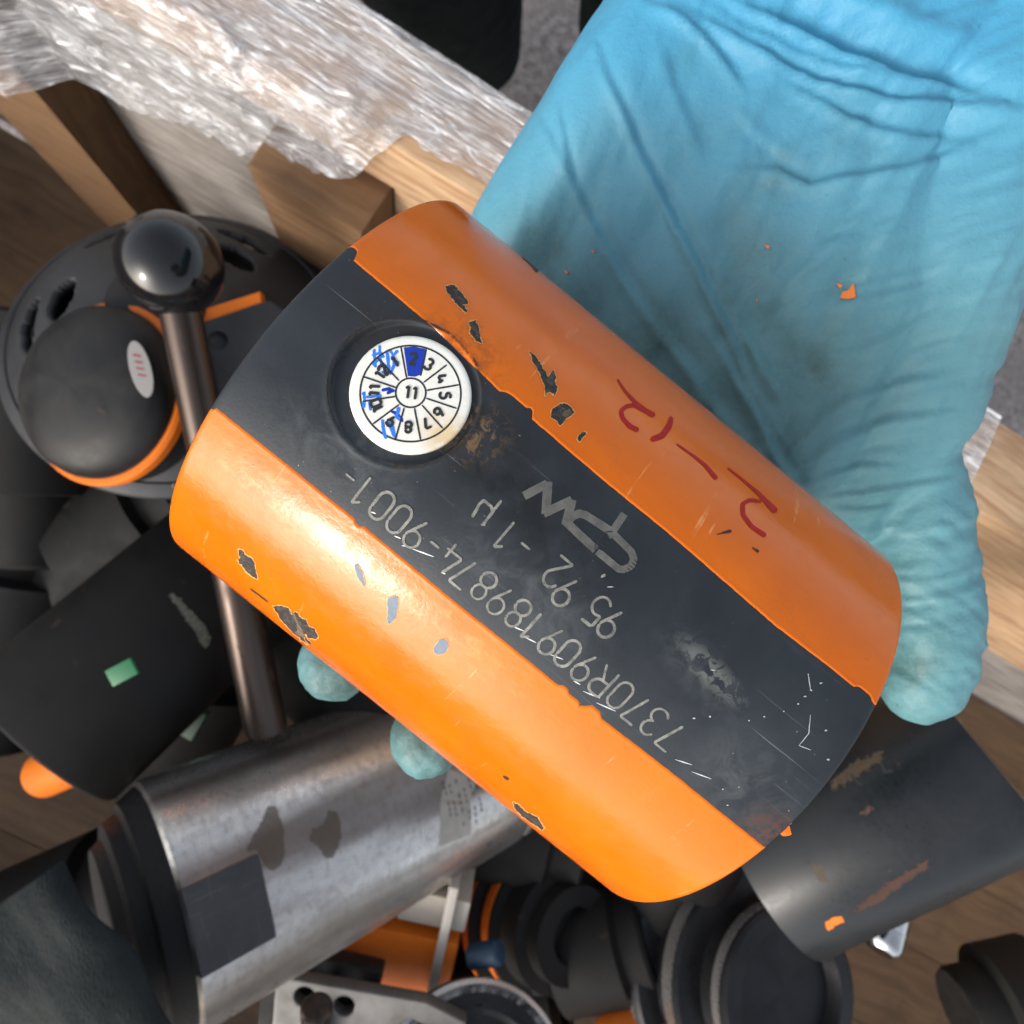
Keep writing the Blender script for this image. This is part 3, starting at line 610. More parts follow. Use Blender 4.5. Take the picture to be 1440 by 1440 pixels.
rb = Rib(pmap, .015); rb.poly(zp([(678, 338), (760, 330), (855, 350), (815, 560), (770, 575), (712, 570)]))
for k in range(5): rb.add(zp([(575 + k * 20, 860 + k * 8), (640 + k * 8, 870 + k * 18)]), .4, .2, .4, k)
rb.add(zp([(500, 690), (560, 670), (600, 690), (540, 710)]), .5, .2, .4, 2); rb.build('blue_ink_fill', m_ink, dial)
rb = Rib(pmap, .012)
for q in ([(480, 320), (490, 420), (500, 500)], [(420, 400), (490, 380), (520, 420)], [(425, 480), (480, 430), (540, 500)], [(440, 350), (450, 500)], [(560, 350), (590, 400), (600, 480), (570, 560)], [(540, 360), (560, 520)], [(630, 360), (580, 420), (640, 470)], [(500, 540), (560, 520)],
          [(340, 720), (360, 700), (360, 760), (350, 830)], [(370, 740), (500, 730)], [(505, 920), (515, 1000), (535, 1080)], [(560, 940), (600, 1060)], [(590, 970), (605, 1070)], [(640, 820), (620, 900), (660, 930)], [(400, 760), (410, 850)]):
    rb.add(zp(q), .55, .2, .35, 3)
rb.build('light_blue_pen_marks', m_ink2, dial)
# recess ring line of dirt
t = NT('grime_ring'); u = t.uv(); t.set(Base_Color=(.030, .022, .016), Roughness=.8, Alpha=t.ramp(t.noise(u, .5, 4, .7), .38, .6, 0, .9)); m_grime = t.m
rb = Rib(cmap, .20)
for k0, k1, w in ((-60, 130, .55), (130, 250, .3)):
    rb.add([(rc[0] + (r_in + .25) * math.cos(math.radians(k)), rc[1] + (r_in + .25) * math.sin(math.radians(k))) for k in np.linspace(k0, k1, 80)], w, .25, .5, 7, rnd=False)
rb.build('recess_grime', m_grime, top)

# ================================================================== GLOVED HAND
def HF(s, q, z): return CC + s * cd + q * cv + z * cw
chains = []
def chain(pts, rad): chains.append((np.array([HF(*p) for p in pts]), np.array(rad, float)))
for s0, s1, s2 in ((-52, -50, -44), (-33, -34, -32), (-14, -18, -21), (6, -2, -12), (27, 14, -4), (48, 30, 4)):
    chain([(s0, 12, -66), (s0 * 1.0 + 0, 40, -60), (s0 * 1.02, 72, -47), (s1 * 1.0 - 2, 110, -34), (s2 - 8, 150, -28), (s2 - 14, 200, -26), (s2 - 20, 290, -20)], [13, 16, 20, 23, 25, 28, 34])
chain([(62, 40, -60), (66, 72, -46), (58, 100, -38), (40, 130, -30), (20, 165, -26), (8, 215, -26)], [11, 17, 21, 24, 26, 28])
for s, a_, tq, tz, r in ((-50, -48, -36, -44, 8.5), (-19, -19, -58.5, -29, 10.2), (13, 13, -58.5, -29, 10.5), (43, 43, -38, -44, 9.5)):
    m = (tq + 12) / 2 - 6
    pts = [(s, 16, -66), (s, -8, -63)]
    pts += [(s, -30, -56), (a_, tq, tz)] if tq > -50 else [(s, -32, -56), (a_, -50, -42), (a_, tq, tz)]
    chain(pts, [13, 11.2] + ([r + 1, r] if tq > -50 else [r + .6, r + .6, r]))
chain([(52, 92, -42), (80, 82, -40), (104, 60, -38), (116, 40, -36)], [18, 14, 12.5, 11.0])
bm = bmesh.new(); bmesh.ops.create_icosphere(bm, subdivisions=3, radius=1); iv = np.array([q.co[:] for q in bm.verts]); fi = np.array([[q.index for q in f_.verts] for f_ in bm.faces]); bm.free()
av = []; af = []
for P_, r_ in chains:
    for i in range(len(P_) - 1):
        L = np.linalg.norm(P_[i + 1] - P_[i]); n = max(2, int(L / 3.5))
        for k in range(n + (i == len(P_) - 2)):
            x = k / n; c = P_[i] * (1 - x) + P_[i + 1] * x; r = r_[i] * (1 - x) + r_[i + 1] * x
            af.append(fi + len(iv) * len(av)); av.append(iv * r + c)
me = bpy.data.meshes.new('tmp'); me.from_pydata(np.concatenate(av).tolist(), [], np.concatenate(af).tolist()); to = bpy.data.objects.new('tmp', me); COL.objects.link(to)
md_ = to.modifiers.new('r', 'REMESH'); md_.mode = 'VOXEL'; md_.voxel_size = 1.0
sm_ = to.modifiers.new('s', 'SMOOTH'); sm_.iterations = 34; sm_.factor = .6
dg = bpy.context.evaluated_depsgraph_get(); hm = bpy.data.meshes.new_from_object(to.evaluated_get(dg)); bpy.data.objects.remove(to)
nv = len(hm.vertices); hv = np.empty(nv * 3); hm.vertices.foreach_get('co', hv); hv = hv.reshape(-1, 3)
hn = np.empty(nv * 3); hm.vertex_normals.foreach_get('vector', hn); hn = hn.reshape(-1, 3)
hf = [tuple(p.vertices) for p in hm.polygons]
rel = hv - CC; hs, hq, hz = rel @ cd, rel @ cv, rel @ cw
px = 720 + hv[:, 0] / -hv[:, 2] * F; py = 720 - hv[:, 1] / -hv[:, 2] * F
face = np.clip(hn[:, 2] * 1.6, 0, 1) * np.clip((hq - 38) / 12, 0, 1)
z2 = lambda l: [(720 + x / 2.6667, y / 2.6667) for x, y in l]; z4 = lambda l: [(720 + x / 2.6667, 450 + y / 2.6667) for x, y in l]
folds = [  # (polyline, height mm, sigma px, kind)   kind 0 step fold, 1 ridge, -1 valley
 (z2([(335, 205), (360, 290), (410, 390), (480, 560), (600, 800), (700, 1000), (800, 1200), (900, 1430), (1010, 1620)]), 1.7, 5.5, 0),
 (z2([(130, 480), (200, 600), (240, 700), (330, 880), (450, 1080), (560, 1250), (700, 1400)]), 1.0, 6, 0), (z2([(190, 430), (210, 560), (225, 650)]), .8, 4, 0),
 (z2([(560, 170), (620, 340), (680, 480), (720, 600)]), .7, 9, 0), (z2([(510, 10), (620, 50), (730, 140), (800, 230), (860, 330)]), 1.6, 7, 0),
 (z2([(600, 0), (800, 110), (1000, 240), (1200, 330), (1440, 385), (1900, 420)]), 2.4, 9, 0), (z2([(720, 0), (860, 90), (1040, 190), (1240, 260), (1500, 330)]), 1.6, 8, 0),
 (z2([(850, 0), (1000, 85), (1200, 175), (1440, 270), (1800, 380)]), 2.6, 10, 0), (z2([(940, -20), (1100, 40), (1250, 120), (1440, 215), (1700, 330)]), 3.2, 12, -1),
 (z2([(1100, -30), (1300, 40), (1440, 90), (1700, 160)]), 2.0, 10, 1),
 (z2([(1000, 300), (1150, 390), (1300, 470), (1440, 512), (1700, 540)]), 1.5, 8, 0), (z2([(850, 640), (1000, 642), (1100, 695), (1250, 668), (1440, 635), (1700, 570)]), 1.9, 8, 0),
 (z2([(780, 780), (850, 1000), (900, 1150), (980, 1280), (1100, 1400), (1250, 1560)]), 2.6, 17, -1), (z2([(1000, 1080), (1150, 950), (1250, 840), (1330, 780)]), .8, 6, 0),
 (z2([(1180, 1140), (1300, 1120), (1440, 1090), (1600, 1040)]), .9, 5, 0), (z2([(1180, 1330), (1320, 1290), (1440, 1225), (1600, 1150)]), 1.1, 6, 0),
 (z4([(720, 0), (800, 130), (900, 300), (980, 470), (1060, 600), (1130, 690)]), 1.5, 6, 0), (z4([(850, 0), (930, 120), (1000, 260)]), 1.0, 7, 0), (z4([(560, 0), (660, 160), (800, 350), (900, 470)]), 1.0, 9, 0),
 (z4([(1080, 440), (1160, 350), (1260, 280), (1440, 230), (1600, 200)]), 1.3, 6, 0), (z4([(1110, 510), (1220, 430), (1340, 380), (1440, 360), (1600, 330)]), 1.1, 6, 0),
 (z4([(1130, 580), (1250, 540), (1440, 530)]), 1.2, 5, 0), (z4([(1140, 640), (1280, 640), (1440, 610), (1600, 600)]), 1.0, 5, 0), (z4([(1200, 690), (1320, 700), (1440, 680)]), .9, 5, 0), (z4([(1280, 780), (1440, 760)]), .8, 5, 0),
 (z2([(1050, 620), (900, 520), (830, 430)]), .6, 7, 0), (z2([(870, 460), (900, 400), (930, 340)]), .5, 4, -1), (z2([(1040, 1000), (1150, 920), (1300, 890), (1440, 800)]), .9, 10, 0),
]
disp = np.zeros(nv); P2 = np.c_[px, py]
for pl_, hgt, sg, kind in [(a_, b_ * .85, c_ * 1.3, d_) for a_, b_, c_, d_ in folds]:
    q, _ = resample(pl_, 3.0)
    for _i in range(6): q[1:-1] = (q[:-2] + 2 * q[1:-1] + q[2:]) / 4
    lo = q.min(0) - sg * 4; hi = q.max(0) + sg * 4; idx = np.where((P2 > lo).all(1) & (P2 < hi).all(1) & (face > 0))[0]
    if not len(idx): continue
    best = np.full(len(idx), 1e9); sgn = np.zeros(len(idx)); tt = np.zeros(len(idx)); tg = np.gradient(q, axis=0); tg /= np.hypot(*tg.T)[:, None]
    for i in range(len(q)):
        dx = P2[idx] - q[i]; d2 = (dx ** 2).sum(1); m = d2 < best; best[m] = d2[m]; c = dx[:, 0] * tg[i, 1] - dx[:, 1] * tg[i, 0]; sgn[m] = c[m]; tt[m] = i / len(q)
    endf = np.sin(np.clip(tt, .02, .98) * math.pi) ** .5; x = np.sign(sgn) * np.sqrt(best) / sg
    disp[idx] += hgt * endf * (np.exp(-x * x / 2) * kind if kind else .9 * (-np.sign(x)) * np.abs(x) ** .8 * np.exp(-x * x / 2) * 1.15 + .35 * np.exp(-(x + .6) ** 2 * 3))
# loose latex: broad puckers, fine crinkles drawn towards the heel of the hand
A1 = np.c_[hs * .06 + hq * .02, hq * .012 - hs * .01, hz * .02]
disp += face * (1 - np.abs(2 * fbm(A1, 4, 71) - .94) * 2) * 1.8
A2 = np.c_[(hs * .8 - hq * .55) * .16, (hs * .55 + hq * .8) * .03, hz * .03]; rgt = np.clip((px - 1000) / 200, 0, 1)
disp += face * (.15 + .85 * rgt) * (1 - np.abs(2 * fbm(A2, 3, 75) - .94) * 2) * 1.2
tipf = np.clip((-hq - 40) / 12, 0, 1); disp += tipf * ((fbm(np.c_[hs, hq, hz] * .12, 4, 81) - .47) * 2.4 + np.clip(1 - np.abs(2 * fbm(np.c_[hs * .22, hq * .07, hz * .07], 2, 83) - .75) * 6, 0, 1) * .3)
thumbf = np.clip((hs - 78) / 10, 0, 1) * np.clip((110 - hq) / 20, 0, 1); disp += thumbf * (1 - np.abs(2 * fbm(np.c_[hs * .05, hq * .2, hz * .1], 3, 85) - .94) * 2) * .9
hv2 = hv + hn * disp[:, None]
# soiling, a fixed stain map on the latex
dirt = np.zeros(nv); nz = fbm(np.c_[hs, hq, hz] * .07, 5, 91)
for x, y, rx, ry, s_ in ((760, 350, 60, 50, .7), (800, 400, 90, 45, .6), (830, 270, 60, 100, .30), (920, 470, 45, 50, .9), (1000, 180, 160, 60, .22), (1090, 245, 50, 35, .8), (1050, 420, 60, 130, .65), (1130, 530, 90, 90, .7), (1000, 560, 120, 90, .6), (1180, 200, 70, 60, .3), (1150, 400, 110, 130, .28), (980, 90, 60, 40, .25), (870, 180, 40, 60, .3), (1180, 700, 90, 60, .5), (1260, 950, 80, 160, .8)):
    dirt = np.maximum(dirt, s_ * np.exp(-(((px - x) / rx) ** 2 + ((py - y) / ry) ** 2) * .8))
nz2 = fbm(np.c_[hs * .25, hq * .12, hz * .1], 4, 95); dirt = np.clip(dirt * (.10 + 1.1 * nz + 1.3 * (nz2 - .3)) * .85, 0, 1); dirt = np.where(hq < 20, np.clip(.75 + 3.2 * (nz - .47), .15, 1), dirt)
far = np.where(hq < 20, 1.0, np.clip((py - 60) / 420, 0, 1) * .9)
person = thing('person', HF(0, 60, -60), 'hand in a dirty blue disposable glove, gripping the orange cylinder from beneath', 'person')
t = NT('blue_nitrile_glove'); u = t.uv(uv=False)
a1 = t.n('ShaderNodeAttribute', attribute_name='dirt'); a2 = t.n('ShaderNodeAttribute', attribute_name='fade'); a1, a2 = a1.outputs['Fac'], a2.outputs['Fac']
n1 = t.noise(u, 90, 6, .65); n2 = t.noise(u, 700, 4, .7); n3 = t.noise(u, 260, 6, .75, .5)
col = t.mix(a2, (.06, .285, .46), (.125, .285, .305)); col = t.mix(t.ramp(n1, .35, .7, 0, .22), col, (.055, .22, .31))
col = t.mix(t.math('MULTIPLY', t.math('MULTIPLY', a1, t.ramp(n1, .35, .6, .55, 1.25)), t.ramp(n2, .3, .6, .6, 1)), col, (.07, .14, .135))
col = t.mix(t.math('MULTIPLY', t.ramp(n3, .66, .70), t.ramp(a1, .25, .6)), col, (.03, .035, .03))
col = t.mix(t.ramp(n2, .55, .8, 0, .25), col, (.03, .22, .30)); col = t.mix(t.math('MULTIPLY', t.ramp(t.noise(t.uv((1, 1, 1), False, (3, 1, 2)), 1500, 3, .6), .66, .70), t.ramp(n3, .45, .6, 0, .7)), col, (.05, .07, .06))
t.set(Base_Color=col, Roughness=.46, Specular_IOR_Level=.32, Subsurface_Weight=.0)
t.bump(t.math('ADD', n2, t.math('MULTIPLY', n3, .7)), .00035, .6)
hand = meshob('gloved_hand', hv2, hf, t.m, person, None, 180, 'blue glove soiled green-grey where it grips')
for nm, arr in (('dirt', dirt), ('fade', far)):
    at_ = hand.data.attributes.new(nm, 'FLOAT', 'POINT'); at_.data.foreach_set('value', arr.astype(np.float32))
# orange paint crumbs stuck on the palm
bvh = BVHTree.FromPolygons(hv2.tolist(), hf)
def on_hand(x, y):
    d = unit(V3(x - 720, -(y - 720), -F)); h_ = bvh.ray_cast(Vector((0, 0, 0)), Vector(d.tolist())); return (np.array(h_[0]), np.array(h_[1])) if h_[0] else (PX(x, y, 180), V3(0, 0, 1))
m_crumb = flat('orange_paint_crumb', (.86, .22, .03), .5)
for i, (pts) in enumerate((z2([(1282, 1062), (1290, 1118), (1262, 1124), (1232, 1120), (1240, 1098), (1262, 1092)]), z2([(1212, 1058), (1236, 1066), (1226, 1078)]), z2([(945, 918), (968, 922), (958, 934)]), z2([(298, 940), (312, 942), (306, 950)]), z2([(200, 1015), (214, 1022), (208, 1030)]), z2([(914, 1120), (922, 1122), (920, 1132)]))):
    hit = [on_hand(*p) for p in pts]; n = unit(np.mean([h_[1] for h_ in hit], 0)); P_ = [h_[0] + n * .25 for h_ in hit]; T_ = [p + n * .5 for p in P_]; k = len(pts)
    o = meshob('paint_crumb', P_ + T_, [tuple(range(k, 2 * k))] + [(j, (j + 1) % k, k + (j + 1) % k, k + j) for j in range(k)], m_crumb, None)
    tag(o, ['largest orange paint crumb, stuck on the palm of the blue glove', 'orange crumb just above the largest one on the glove', 'orange crumb high in the middle of the blue palm', 'upper of two orange crumbs near the left edge of the glove', 'lower of two orange crumbs near the left edge of the glove', 'tiniest orange crumb in the middle of the blue palm'][i], 'paint crumb', 'orange paint crumbs stuck on the blue glove')

# ================================================================== THE HEAP IN THE CRATE
def TP(name, p0, p1, prof, mat, parent, **k):
    return lathe(name, p0, p1, prof, mat, parent, **k)
def along(p0, p1): p0, p1 = np.asarray(p0), np.asarray(p1); return p0, unit(p1 - p0), np.linalg.norm(p1 - p0)

# big bare steel cylinder, lower left
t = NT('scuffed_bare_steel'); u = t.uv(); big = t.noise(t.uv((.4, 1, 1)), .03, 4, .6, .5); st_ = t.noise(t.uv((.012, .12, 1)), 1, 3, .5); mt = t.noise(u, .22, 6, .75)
col = t.mix(t.ramp(big, .35, .65), (.50, .47, .44), (.74, .72, .69)); refl_bnd = t.noise(t.uv((.0015, .045, 1)), 1, 2, .5); col = t.mix(t.ramp(refl_bnd, .5, .62, 0, .75), col, (.13, .105, .09)); col = t.mix(t.ramp(mt, .48, .68, 0, .5), col, (.17, .14, .12)); col = t.mix(t.ramp(st_, .5, .75, 0, .5), col, (.15, .12, .10))  # dark bands along the axis paint in reflections of the surroundings
t.set(Base_Color=col, Metallic=.85, Roughness=t.math('ADD', t.ramp(mt, .35, .65, .12, .30), t.ramp(refl_bnd, .4, .6, 0, .18))); t.bump(mt, .00005); m_bare = t.m
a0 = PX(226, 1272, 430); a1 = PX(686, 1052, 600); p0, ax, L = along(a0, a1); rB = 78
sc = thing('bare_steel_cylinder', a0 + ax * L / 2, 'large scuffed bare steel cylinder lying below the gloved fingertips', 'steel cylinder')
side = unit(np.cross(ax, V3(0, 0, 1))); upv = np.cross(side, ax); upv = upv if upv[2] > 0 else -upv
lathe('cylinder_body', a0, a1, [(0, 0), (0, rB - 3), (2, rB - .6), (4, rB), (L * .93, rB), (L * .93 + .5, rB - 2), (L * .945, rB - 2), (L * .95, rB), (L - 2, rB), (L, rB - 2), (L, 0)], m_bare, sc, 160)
m_knurl = metalmat('coarse_black_cast', (.008, .008, .009), (.022, .022, .024), .4, (.3, .55), .4, .6)
lathe('end_collar', a0 - ax * 30, a0 + ax * .5, [(0, 0), (0, 48), (6, 52), (8, 60), (16, 63), (18, 69), (30, 75), (30.5, 60)], m_knurl, sc, 120)
def skin(name, p0, ax, r, s0, s1, b0, b1, mat, parent, lift=.6, up=upv, sd_=side, flatcut=None, label=None):
    """patch on a turned part between axial s0..s1 and angles b0..b1 (deg from up)"""
    v = []; f = []; uv = []; ns, nb = 24, 40
    for i in range(ns + 1):
        for j in range(nb + 1):
            b = math.radians(b0 + (b1 - b0) * j / nb); s = s0 + (s1 - s0) * i / ns; edge_ = i in (0, ns) or j in (0, nb)
            rr = r - 1 if edge_ else (r + lift if not flatcut else flatcut / math.cos(b - math.radians((b0 + b1) / 2)))
            v.append(p0 + ax * s + rr * (up * math.cos(b) + sd_ * math.sin(b))); uv.append((s, math.radians(b0) * r + (b - math.radians(b0)) * r))
    for i in range(ns):
        for j in range(nb): f.append((i * (nb + 1) + j, i * (nb + 1) + j + 1, (i + 1) * (nb + 1) + j + 1, (i + 1) * (nb + 1) + j))
    return meshob(name, v, f, mat, parent, uv, 50, label)
def b_of(px_, py_, P, A_, r, up, sd_):
    """axial position and angle (deg) of the point of a turned part seen at a pixel"""
    q = unit(V3(px_ - 720, -(py_ - 720), -F)); a = q - (q @ A_) * A_; c = P - (P @ A_) * A_; A2_ = a @ a; B = a @ c; D = max(B * B - A2_ * (c @ c - r * r), 0)
    X = q * ((B - math.sqrt(D)) / A2_) - P; s = X @ A_; n = X - s * A_; return s, math.degrees(math.atan2(n @ sd_, n @ up))
m_flat = metalmat('machined_flat_dark', (.040, .041, .044), (.062, .063, .066), .03, (.35, .5), .3, .02, scratch=(.2, .2, .2))
s0, bA = b_of(262, 1238, a0, ax, rB, upv, side); s1, bB = b_of(388, 1305, a0, ax, rB, upv, side)
_, bC = b_of(360, 1200, a0, ax, rB, upv, side); _, bD = b_of(300, 1362, a0, ax, rB, upv, side)
skin('wrench_flat', a0, ax, rB, -.5, s1, min(bC, bD), max(bC, bD), m_flat, sc, flatcut=rB + .9 - 0, label='dark machined wrench flat')
m_stain = metalmat('brown_stain', (.11, .085, .06), (.16, .13, .10), .2, (.45, .6), .4, .02)
def skinmap(P, A_, r, up, sd_): return lambda s, a, h: P + A_ * s[:, None] + (r + h)[:, None] * (up * np.cos(a / r)[:, None] + sd_ * np.sin(a / r)[:, None])
def rs_(px_, py_): s, b = b_of(px_, py_, a0, ax, rB, upv, side); return (s, math.radians(b) * rB)
bmap = skinmap(a0, ax, rB, upv, side)
def turned_map(P, A_, r, up, sd_):
    mp = skinmap(P, A_, r, up, sd_)
    def f_(x, y, h):
        w_ = np.array([b_of(a, b, P, A_, r, up, sd_) for a, b in zip(x, y)]); a, b = w_[:, 0], np.radians(w_[:, 1]) * r; return mp(a, b, np.full(len(a), h)), np.c_[a, b]
    return f_
bm_ = turned_map(a0, ax, rB, upv, side)
patch('oil_stain', zz([(525, 622), (557, 627), (582, 700), (587, 800), (572, 848), (545, 863), (518, 853), (485, 792), (440, 790), (488, 700)], 180, 900, K_), bm_, m_stain, sc, .12, 0, 1.4, .8, 2); m_stain.node_tree.nodes['Principled BSDF'].inputs['Alpha'].default_value = .55
patch('oil_stain', zz([(750, 638), (777, 638), (797, 680), (802, 740), (772, 812), (745, 822), (718, 782), (678, 745), (690, 710), (733, 690)], 180, 900, K_), bm_, m_stain, sc, .12, 0, 1.4, 1.3, 5)
m_paper = metalmat('grubby_paper_label', (.36, .34, .31), (.26, .25, .23), .1, (.5, .7), 0, .02)
rb = Rib(bmap, .2); rb.add([rs_(650, 1088), rs_(640, 1130), rs_(640, 1182)], [24, 26, 28], 1.2, 0, 0, rnd=False); lab = rb.build('paper_label', m_paper, sc, 'grubby rectangular paper label')
rb = Rib(bmap, .32)
for k in range(6):
    x0 = 622 + k * 9
    a_, b_ = rs_(x0, 1098 + (k % 2) * 6 - k * 1.5), rs_(x0 + 12, 1150 + (k * 7) % 17)
    n_ = 7
    for j in range(n_):
        if (j + k) % 4 == 3: continue
        p_ = [(a_[0] + (b_[0] - a_[0]) * (j + e) / n_, a_[1] + (b_[1] - a_[1]) * (j + e) / n_) for e in (0, .75)]; rb.add(p_, .9, .8, .3, j)
rb.build('faded_label_print', m_print, lab.parent)

# ball-ended lever
bc = PX(240, 372, 365)
lev = thing('ball_lever', PX(372, 1020, 455), 'brown steel lever with a glossy black ball knob, standing left of the orange cylinder', 'lever')
rB_ = 71 / F * 365
ballp = [(rB_ - rB_ * math.cos(a), rB_ * math.sin(a)) for a in np.linspace(0, math.pi * .93, 40)]
rodend = PX(374, 1022, 462); dlev = unit(rodend - bc)
lathe('ball_knob', bc - dlev * rB_, bc, ballp, m_ball, lev, 96, 60)
LL = np.linalg.norm(rodend - bc)
lathe('lever_rod', bc, rodend, [(0, 0), (0, 10.5), (rB_ * .9, 11), (rB_ + 2, 11), (LL, 14), (LL, 0)], m_rod, lev, 48)

# slotted hand wheel / flange behind the ball
fc = PX(222, 425, 425); fax = unit(V3(.16, .34, .95))
fl = thing('slotted_flange', fc, 'dark grey domed flange with curved slots, behind the black ball knob', 'flange')
def dome_with_slots():
    a, e1, e2 = frame_of(fax); e1 = unit(V3(1, .05, 0) - (V3(1, .05, 0) @ a) * a); e2 = np.cross(a, e1)
    nr, na = 60, 360; rr = np.linspace(22, 112, nr); v = []; f = []; uv = []
    def z(r): return -0.0042 * r ** 2 + (2.0 if r > 105 else 0)
    for i, r in enumerate(rr):
        for k in range(na):
            th = 2 * math.pi * k / na; v.append(fc + (e1 * math.cos(th) + e2 * math.sin(th)) * r + a * z(r)); uv.append((r, th * 60))
    for i in range(nr - 1):
        for k in range(na):
            th = math.degrees(2 * math.pi * (k + .5) / na); r = (rr[i] + rr[i + 1]) / 2; hole = False
            for c_ in range(0, 360, 60):
                dth = (th - c_ - 52 + 180) % 360 - 180; x = dth / 15; y = (r - 62) / 9
                if x * x + y * y < 1 or (abs((dth - 10 + 180) % 360 - 180) / 14) ** 2 + ((r - 84) / 6) ** 2 < 1: hole = True
            if not hole: f.append((i * na + k, i * na + (k + 1) % na, (i + 1) * na + (k + 1) % na, (i + 1) * na + k))
    o = meshob('flange_dome', v, f, m_greysteel, fl, uv, 60); md = o.modifiers.new('t', 'SOLIDIFY'); md.thickness = .006; md.offset = 0
    lathe('hub', fc - a * 30, fc + a * 8, [(0, 0), (0, 30), (32, 30), (36, 27), (38, 20), (38, 0)], m_darkpart, fl)
    lathe('backing_disc', fc - a * 62, fc - a * 52, [(0, 0), (0, 96), (8, 98), (10, 96), (10, 0)], m_darkpart, fl)
dome_with_slots()

# dark plate with a hole and an orange edge
def blockplate():
    c = PX(348, 462, 435); ex = unit(V3(.93, .36, -.1)); ey = unit(V3(-.36, .93, .0) - (V3(-.36, .93, 0) @ ex) * ex)
    t_ = thing('lug_plate', c, 'dark lug plate with a round hole and orange upper edge, right of the ball knob', 'steel plate')
    plate('plate', c, ex, ey, [(-50, -44), (34, -44), (36, -14), (20, 8), (12, 9), (-50, 9)], [circ(-18, -4, 7)], 7, m_greysteel, t_, 1.2)
    hb_ = np.cross(ex, ey); plate('painted_edge', c + hb_ * 1 + ey * 13.5 + ex * -6, ex, ey, [(-26, -4.5), (20, -4.5), (22, 3), (-26, 4)], [], 5, m_orange_bg, t_, .8)
    lathe('pin_end', c + ex * -18 - ey * 4 - hb_ * 30, c + ex * -18 - ey * 4 - hb_ * 14, [(0, 0), (0, 7), (16, 7), (16, 0)], m_print, t_, 32)
blockplate()

# black drum with orange rim at the left edge
c0 = PX(118, 545, 400); axd = unit(V3(-.22, .06, .95))
dr = thing('brake_drum', c0, 'round black drum with an orange rim and oval label, at the left below the ball', 'drum')
shell_ = lathe('drum_shell', c0 - axd * 60, c0 + axd * 12, [(0, 0), (0, 53), (50, 53), (56, 51), (62, 46), (67, 34), (70, 17), (71, 0)], m_darkpart, dr, 120, 60)
lathe('drum_rim', c0 - axd * 22, c0 - axd * 8, [(0, 50), (0, 55.5), (2, 57), (7, 57), (9, 55.5), (9, 50)], m_orange_bg, dr, 120)
m_oval = flat('silver_oval_label', (.38, .36, .34), .4)
a_, e1_, e2_ = frame_of(axd); lc = c0 + axd * 5.5 + 37 * unit(V3(.95, .12, -.3))
bpy.context.view_layer.update()
def cast(o, x, y):
    M_ = o.matrix_world; vs = np.array([M_ @ q.co for q in o.data.vertices]); vs = (vs - np.array([0, 0, H])) @ WRn * 1000
    b_ = BVHTree.FromPolygons(vs.tolist(), [tuple(p.vertices) for p in o.data.polygons]); h_ = b_.ray_cast(Vector((0, 0, 0)), Vector(unit(V3(x - 720, 720 - y, -F)).tolist()))
    n = np.array(h_[1]); return np.array(h_[0]), (n if n[2] > 0 else -n)
lp_, ln_ = cast(shell_, 199, 520); lu_ = unit(V3(.28, -.95, 0) - (V3(.28, -.95, 0) @ ln_) * ln_); lv_ = np.cross(ln_, lu_)
plate('oval_label', lp_ + ln_ * 1.2, lu_, lv_, circ(0, 0, 17, 32, 5.5), [], .3, m_oval, dr, .2)
rb = Rib(lambda x, y, h: lp_ + x[:, None] * lu_ + y[:, None] * lv_ + (h[:, None] + 1.9) * ln_, 0)
for k in range(4): rb.add([(-9 + k * 4, -2), (-7 + k * 4, 2)], .8, .3, .2, k)
rb.build('label_print', m_red, dr)

# dark big cylinder at the left with a scrape
b0 = PX(60, 1040, 450); b1 = PX(330, 800, 520); p0_, bx, L_ = along(b0, b1)
bk = thing('black_steel_cylinder', b0 + bx * L_ / 2, 'dull black cylinder with a pale scrape mark, behind the brown lever', 'steel cylinder')
lathe('cylinder_body', b0, b1, solid(62, L_, 3, 22, 18), m_shadepart, bk, 120)
su_ = np.cross(bx, V3(0, 0, 1)); su_ = unit(su_); up_ = np.cross(su_, bx); up_ = up_ if up_[2] > 0 else -up_
bm2 = skinmap(b0, bx, 62, up_, su_)
def rq(x, y): s, b = b_of(x, y, b0, bx, 62, up_, su_); return (s, math.radians(b) * 62)
patch('pale_scrape', zz([(275, 655), (310, 645), (350, 680), (400, 740), (450, 790), (520, 860), (555, 950), (540, 1010), (500, 1000), (460, 920), (410, 850), (360, 780), (310, 710)], 180, 700, 4.8), turned_map(b0, bx, 62, up_, su_), metalmat('scraped_pale_metal', (.16, .16, .13), (.03, .03, .026), .5, (.4, .6), .3, .1), bk, .15, 0, 1.2, 1.2, 4)
# green sleeves
gs = box('green_strap', PX(172, 945, 378), unit(V3(.85, .45, 0)) * 8, unit(V3(-.45, .85, 0)) * 5, V3(0, 0, 1.2), m_green, None, .6); tag(gs, 'green plastic strap end at the left edge of the heap', 'strap', 'green plastic scraps')
gs = box('green_clip', PX(272, 1015, 520), unit(V3(.5, .85, 0)) * 12, unit(V3(-.85, .5, 0)) * 7, V3(0, 0, 4), flat('dusty_green_plastic', (.05, .10, .07), .6), None, 1); tag(gs, 'dusty green clip lying deep between the lever and dark cylinder', 'clip', 'green plastic scraps')
gs = box('green_clip', PX(430, 1425, 500), unit(V3(.8, -.3, 0)) * 16, unit(V3(.3, .8, 0)) * 6, V3(0, 0, 4), flat('pale_green_plastic', (.14, .20, .10), .6), None, 1); tag(gs, 'pale green clip at the bottom under the bare steel cylinder', 'clip', 'green plastic scraps')
